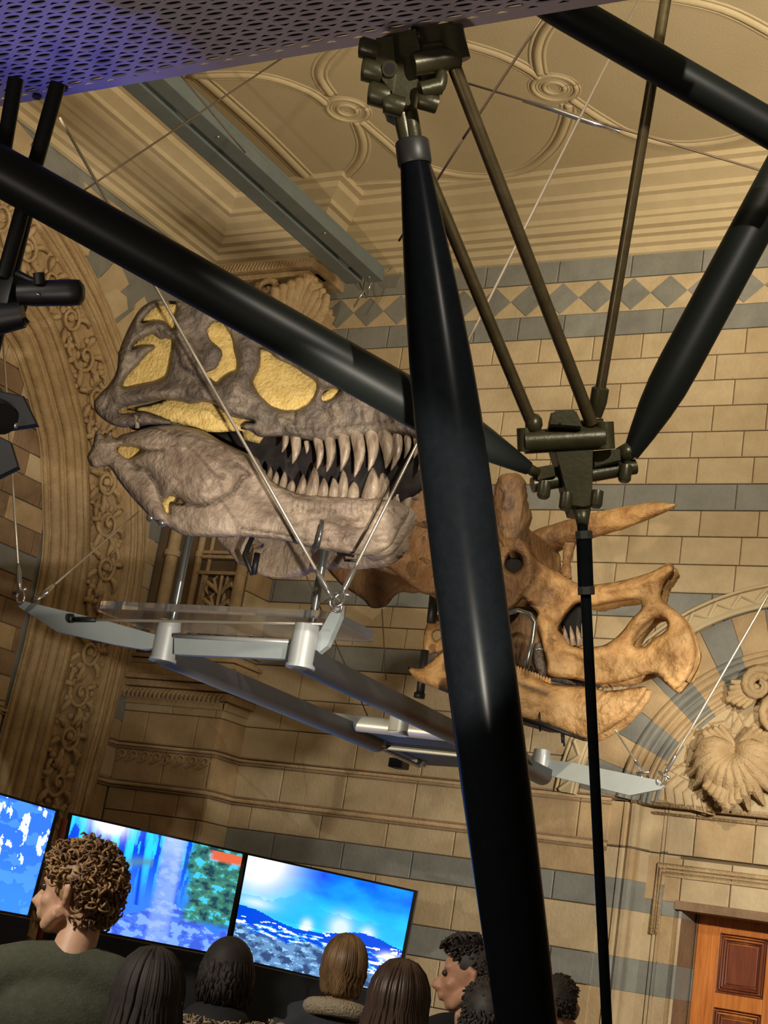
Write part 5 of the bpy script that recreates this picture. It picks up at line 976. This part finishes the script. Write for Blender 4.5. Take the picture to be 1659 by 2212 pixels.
    cloth('trousers', 'trousers', tr_)
    for s in (-1, 1): mb = MB(); mb.tube([B(s * .10, -.075, .045), B(s * .10, -.05, .05), B(s * .105, .06, .045), B(s * .11, .17, .035), B(s * .11, .19, .03)], [.03 * S, .046 * S, .046 * S, .034 * S, .015 * S], 14); mb.build('shoe', ['shoe'], rt, smooth=True)
    for s in (-1, 1): mb = MB(); mb.ball(H(s * .030, .074, .012), .0115 * hs, 12); mb.build('eye', ['eye'], rt, smooth=True)
    # hair
    mb = MB(); rnd = random.Random(px)
    def onhead(a, e, k=1.0):   # a round the head from the face, e elevation
        return Vector((math.sin(a) * math.cos(e) * .080 * k, math.cos(a) * math.cos(e) * .100 * k - .014, math.sin(e) * .105 * k + .022))
    if hstyle == 'curly':
        mb.ball(H(0, -.026, .030), Vector((.084, .092, .098)) * hs, 20, R=Rq)
        for i in range(900):
            a = rnd.uniform(-math.pi, math.pi); e = math.asin(rnd.uniform(-.75, 1)); 
            if abs(a) < .95 and e < .50: continue
            if abs(a) < 1.9 and e < .02: continue
            c = onhead(a, e, rnd.uniform(1.03, 1.24) + (.08 if abs(a) > 1.9 else 0)); r = rnd.uniform(.008, .015); ax = Vector((rnd.uniform(-1, 1), rnd.uniform(-1, 1), rnd.uniform(-1, 1))).normalized(); b1 = ax.orthogonal().normalized(); b2 = ax.cross(b1); ph = rnd.uniform(0, 6)
            mb.tube([H(*(c + (b1 * math.cos(ph + t * .9) + b2 * math.sin(ph + t * .9)) * r + ax * (t - 3) * .0042)) for t in range(7)], [.0022, .0036, .004, .004, .0038, .003, .0012], 5)
    elif hstyle in ('long', 'bob'):
        low = -.34 if hstyle == 'long' else -.105
        mb.ball(H(0, -.022, .030), Vector((.083, .096, .100)) * hs, 24, R=Rq)
        for i in range(420):
            a = rnd.uniform(.75 if hstyle == 'bob' else .9, 2 * math.pi - (.75 if hstyle == 'bob' else .9)); pts = []; k = rnd.uniform(1.03, 1.14)
            for e in (1.45, 1.1, .75, .4, .1, -.15): pts.append(onhead(a, e, k))
            q = pts[-1].copy(); nb = 6
            for j in range(1, nb + 1): t = j / nb; pts.append(Vector((q.x * (1 + (.12 if hstyle == 'long' else -.25) * t) + .008 * math.sin(t * 7 + i), q.y - (.02 if hstyle == 'long' else -.03) * t, q.z + (low - q.z) * t)))
            mb.tube([H(*p) for p in pts], [.004] + [.0065] * (len(pts) - 2) + [.002], 5)
        if hstyle == 'long': mb.sheet([[H(math.sin(a) * .083, math.cos(a) * .085 - .03, z) for a in [1.1 + k * .41 for k in range(11)]] for z in (.05, 0, -.1, -.2, -.33)])
        else: mb.sheet([[H(math.sin(a) * .074 * q, math.cos(a) * .09 * q - .02, z) for a in [.95 + k * .44 for k in range(11)]] for z, q in ((.05, 1), (0, 1), (-.05, .95), (-.095, .85))])
    elif hstyle in ('short', 'quiff'):
        mb.ball(H(0, -.024, .034), Vector((.079, .093, .094)) * hs, 24, R=Rq)
        for i in range(900):
            a = rnd.uniform(-math.pi, math.pi); e = math.asin(rnd.uniform(-.45, 1))
            if abs(a) < .8 and e < .62: continue
            if abs(a) < 1.7 and e < .35: continue
            k = rnd.uniform(.98, 1.03) + (.06 if e > .5 else .0); c = onhead(a, e, k); c0 = onhead(a, e, .96); f = Vector((rnd.uniform(-.014, .014), rnd.uniform(.0, .022) if e > .2 else rnd.uniform(-.012, .0), rnd.uniform(-.012, .004))); mb.tube([H(*c0), H(*(c + f * .3)), H(*(c + f + Vector((rnd.uniform(-.005, .005), 0, rnd.uniform(-.008, .0)))))], [.006, .0055, .0015], 5)
        if hstyle == 'quiff':
            for i in range(260): x = rnd.uniform(-.052, .052); y = rnd.uniform(-.03, .075); z = .122 - max(0, y - .02) * .60; q_ = rnd.uniform(.5, 1); mb.tube([H(x, y - .02, z - .02), H(x + rnd.uniform(-.01, .01), y, z + .022 * q_), H(x + rnd.uniform(-.016, .016), y + .018 * q_, z + .020 * q_), H(x + rnd.uniform(-.01, .01), y + .028 * q_, z - .002)], [.006, .0065, .0055, .0015], 5)
    elif hstyle == 'cap':
        mb.ball(H(0, -.02, .028), Vector((.088, .102, .104)) * hs, 24, R=Rq); mb.ball(H(0, -.075, -.01), Vector((.07, .05, .06)) * hs, 16, R=Rq)
        for i in range(300): a = rnd.uniform(1.2, 5.1); e = rnd.uniform(-.5, .3); mb.tube([H(*onhead(a, e, 1.05)), H(*(onhead(a, e, 1.14) + Vector((0, 0, -.03)))), H(*(onhead(a, e, 1.10) + Vector((rnd.uniform(-.01, .01), 0, -.07))))], [.006, .007, .002], 5)
    mb.build('hair', [hair], rt, smooth=True)
    if extra == 'tee': cloth('collar', 'tee_collar', lambda mb: mb.tube([B(.072 * math.cos(t), .070 * math.sin(t) - .032, 1.446 + .012 * math.sin(-t)) for t in [k * math.pi / 10 for k in range(21)]], .010 * S, 10), .006)
    if extra == 'shearling':
        cloth('shearling_collar', 'shearling', lambda mb: mb.tube([B(.115 * math.cos(t), .10 * math.sin(t) - .02, 1.425 + .02 * math.sin(-t)) for t in [math.pi * k / 12 - math.pi * 0 + math.pi for k in range(13)]] , [.02 * S] + [.040 * S] * 11 + [.02 * S], 12), .010)
        mb = MB(); mb.tube([B(.11, -.14, 1.36), B(.13, -.155, 1.25), B(.13, -.14, 1.1)], .022 * S, 8, flat=.4); mb.build('bag_strap', ['strap'], rt, smooth=True)
    if extra == 'fur':
        cloth('hood', 'black_coat', lambda mb: (mb.ball(B(0, -.05, 1.43), Vector((.13, .12, .09)) * S, 18, R=Rb), mb.ball(B(0, -.10, 1.39), Vector((.12, .09, .08)) * S, 18, R=Rb)))
        mb = MB()
        for i in range(1500):
            t = rnd.uniform(0, 1) * math.pi + math.pi; r = .17 + rnd.uniform(-.035, .035); c = Vector((r * 1.25 * math.cos(t), r * .9 * math.sin(t) - .02, 1.42 + rnd.uniform(-.045, .045) + .02 * math.sin(t))); d = Vector((rnd.uniform(-1, 1), rnd.uniform(-1, 1), rnd.uniform(-.6, 1))).normalized() * .035
            mb.tube([B(*c), B(*(c + d * .6)), B(*(c + d + Vector((0, 0, -.01))))], [.004, .003, .0008], 4)
        mb.tube([B(.19 * math.cos(t), .14 * math.sin(t) - .02, 1.42 + .02 * math.sin(t)) for t in [math.pi + math.pi * k / 12 for k in range(13)]], .040 * S, 10); mb.build('fur_trim', ['fur'], rt, smooth=True)
    return rt
person(160, 1932, 4.2, .62, 1.80, 'person with curly golden-brown hair in an olive sweater, head turned left', hair='hair_curly', hstyle='curly', top='sweater', wide=1.12, boff=(.035, .0), pitch=.05, hs=1.02)
person(318, 2165, 3.95, .5, .5, 'person with long straight dark hair beside the olive sweater', hair='hair_dark', hstyle='long', top='black_coat')
person(490, 2108, 4.9, .4, .5, 'person in black with a fur-trimmed hood, seen from behind', hair='hair_dark', hstyle='cap', top='black_coat', extra='fur', hs=.95)
person(742, 2094, 6.0, .4, .55, 'person with light brown bobbed hair and a cream shearling collar', skin='skin_b', hair='hair_blond', hstyle='bob', top='jacket_grey', extra='shearling', hs=.98)
person(860, 2176, 4.55, .45, .3, 'person with long glossy dark brown hair in front of the right screen edge', hair='hair_brown', hstyle='long', top='black_coat')
person(1012, 2112, 5.5, 1.2, 1.95, 'person in profile with a dark quiff, partly behind the thick strut', skin='skin_b', hair='hair_short', hstyle='quiff', top='black_coat', pitch=.12, hs=1.1)
person(1050, 2212, 4.85, .5, .5, 'person with short dark hair low in front of the profile face', hair='hair_short', hstyle='short', top='black_coat', hs=1.1)
person(1204, 2178, 6.1, .3, .2, 'person with dark hair half hidden by the right side of the strut', hair='hair_short', hstyle='short', top='black_coat')
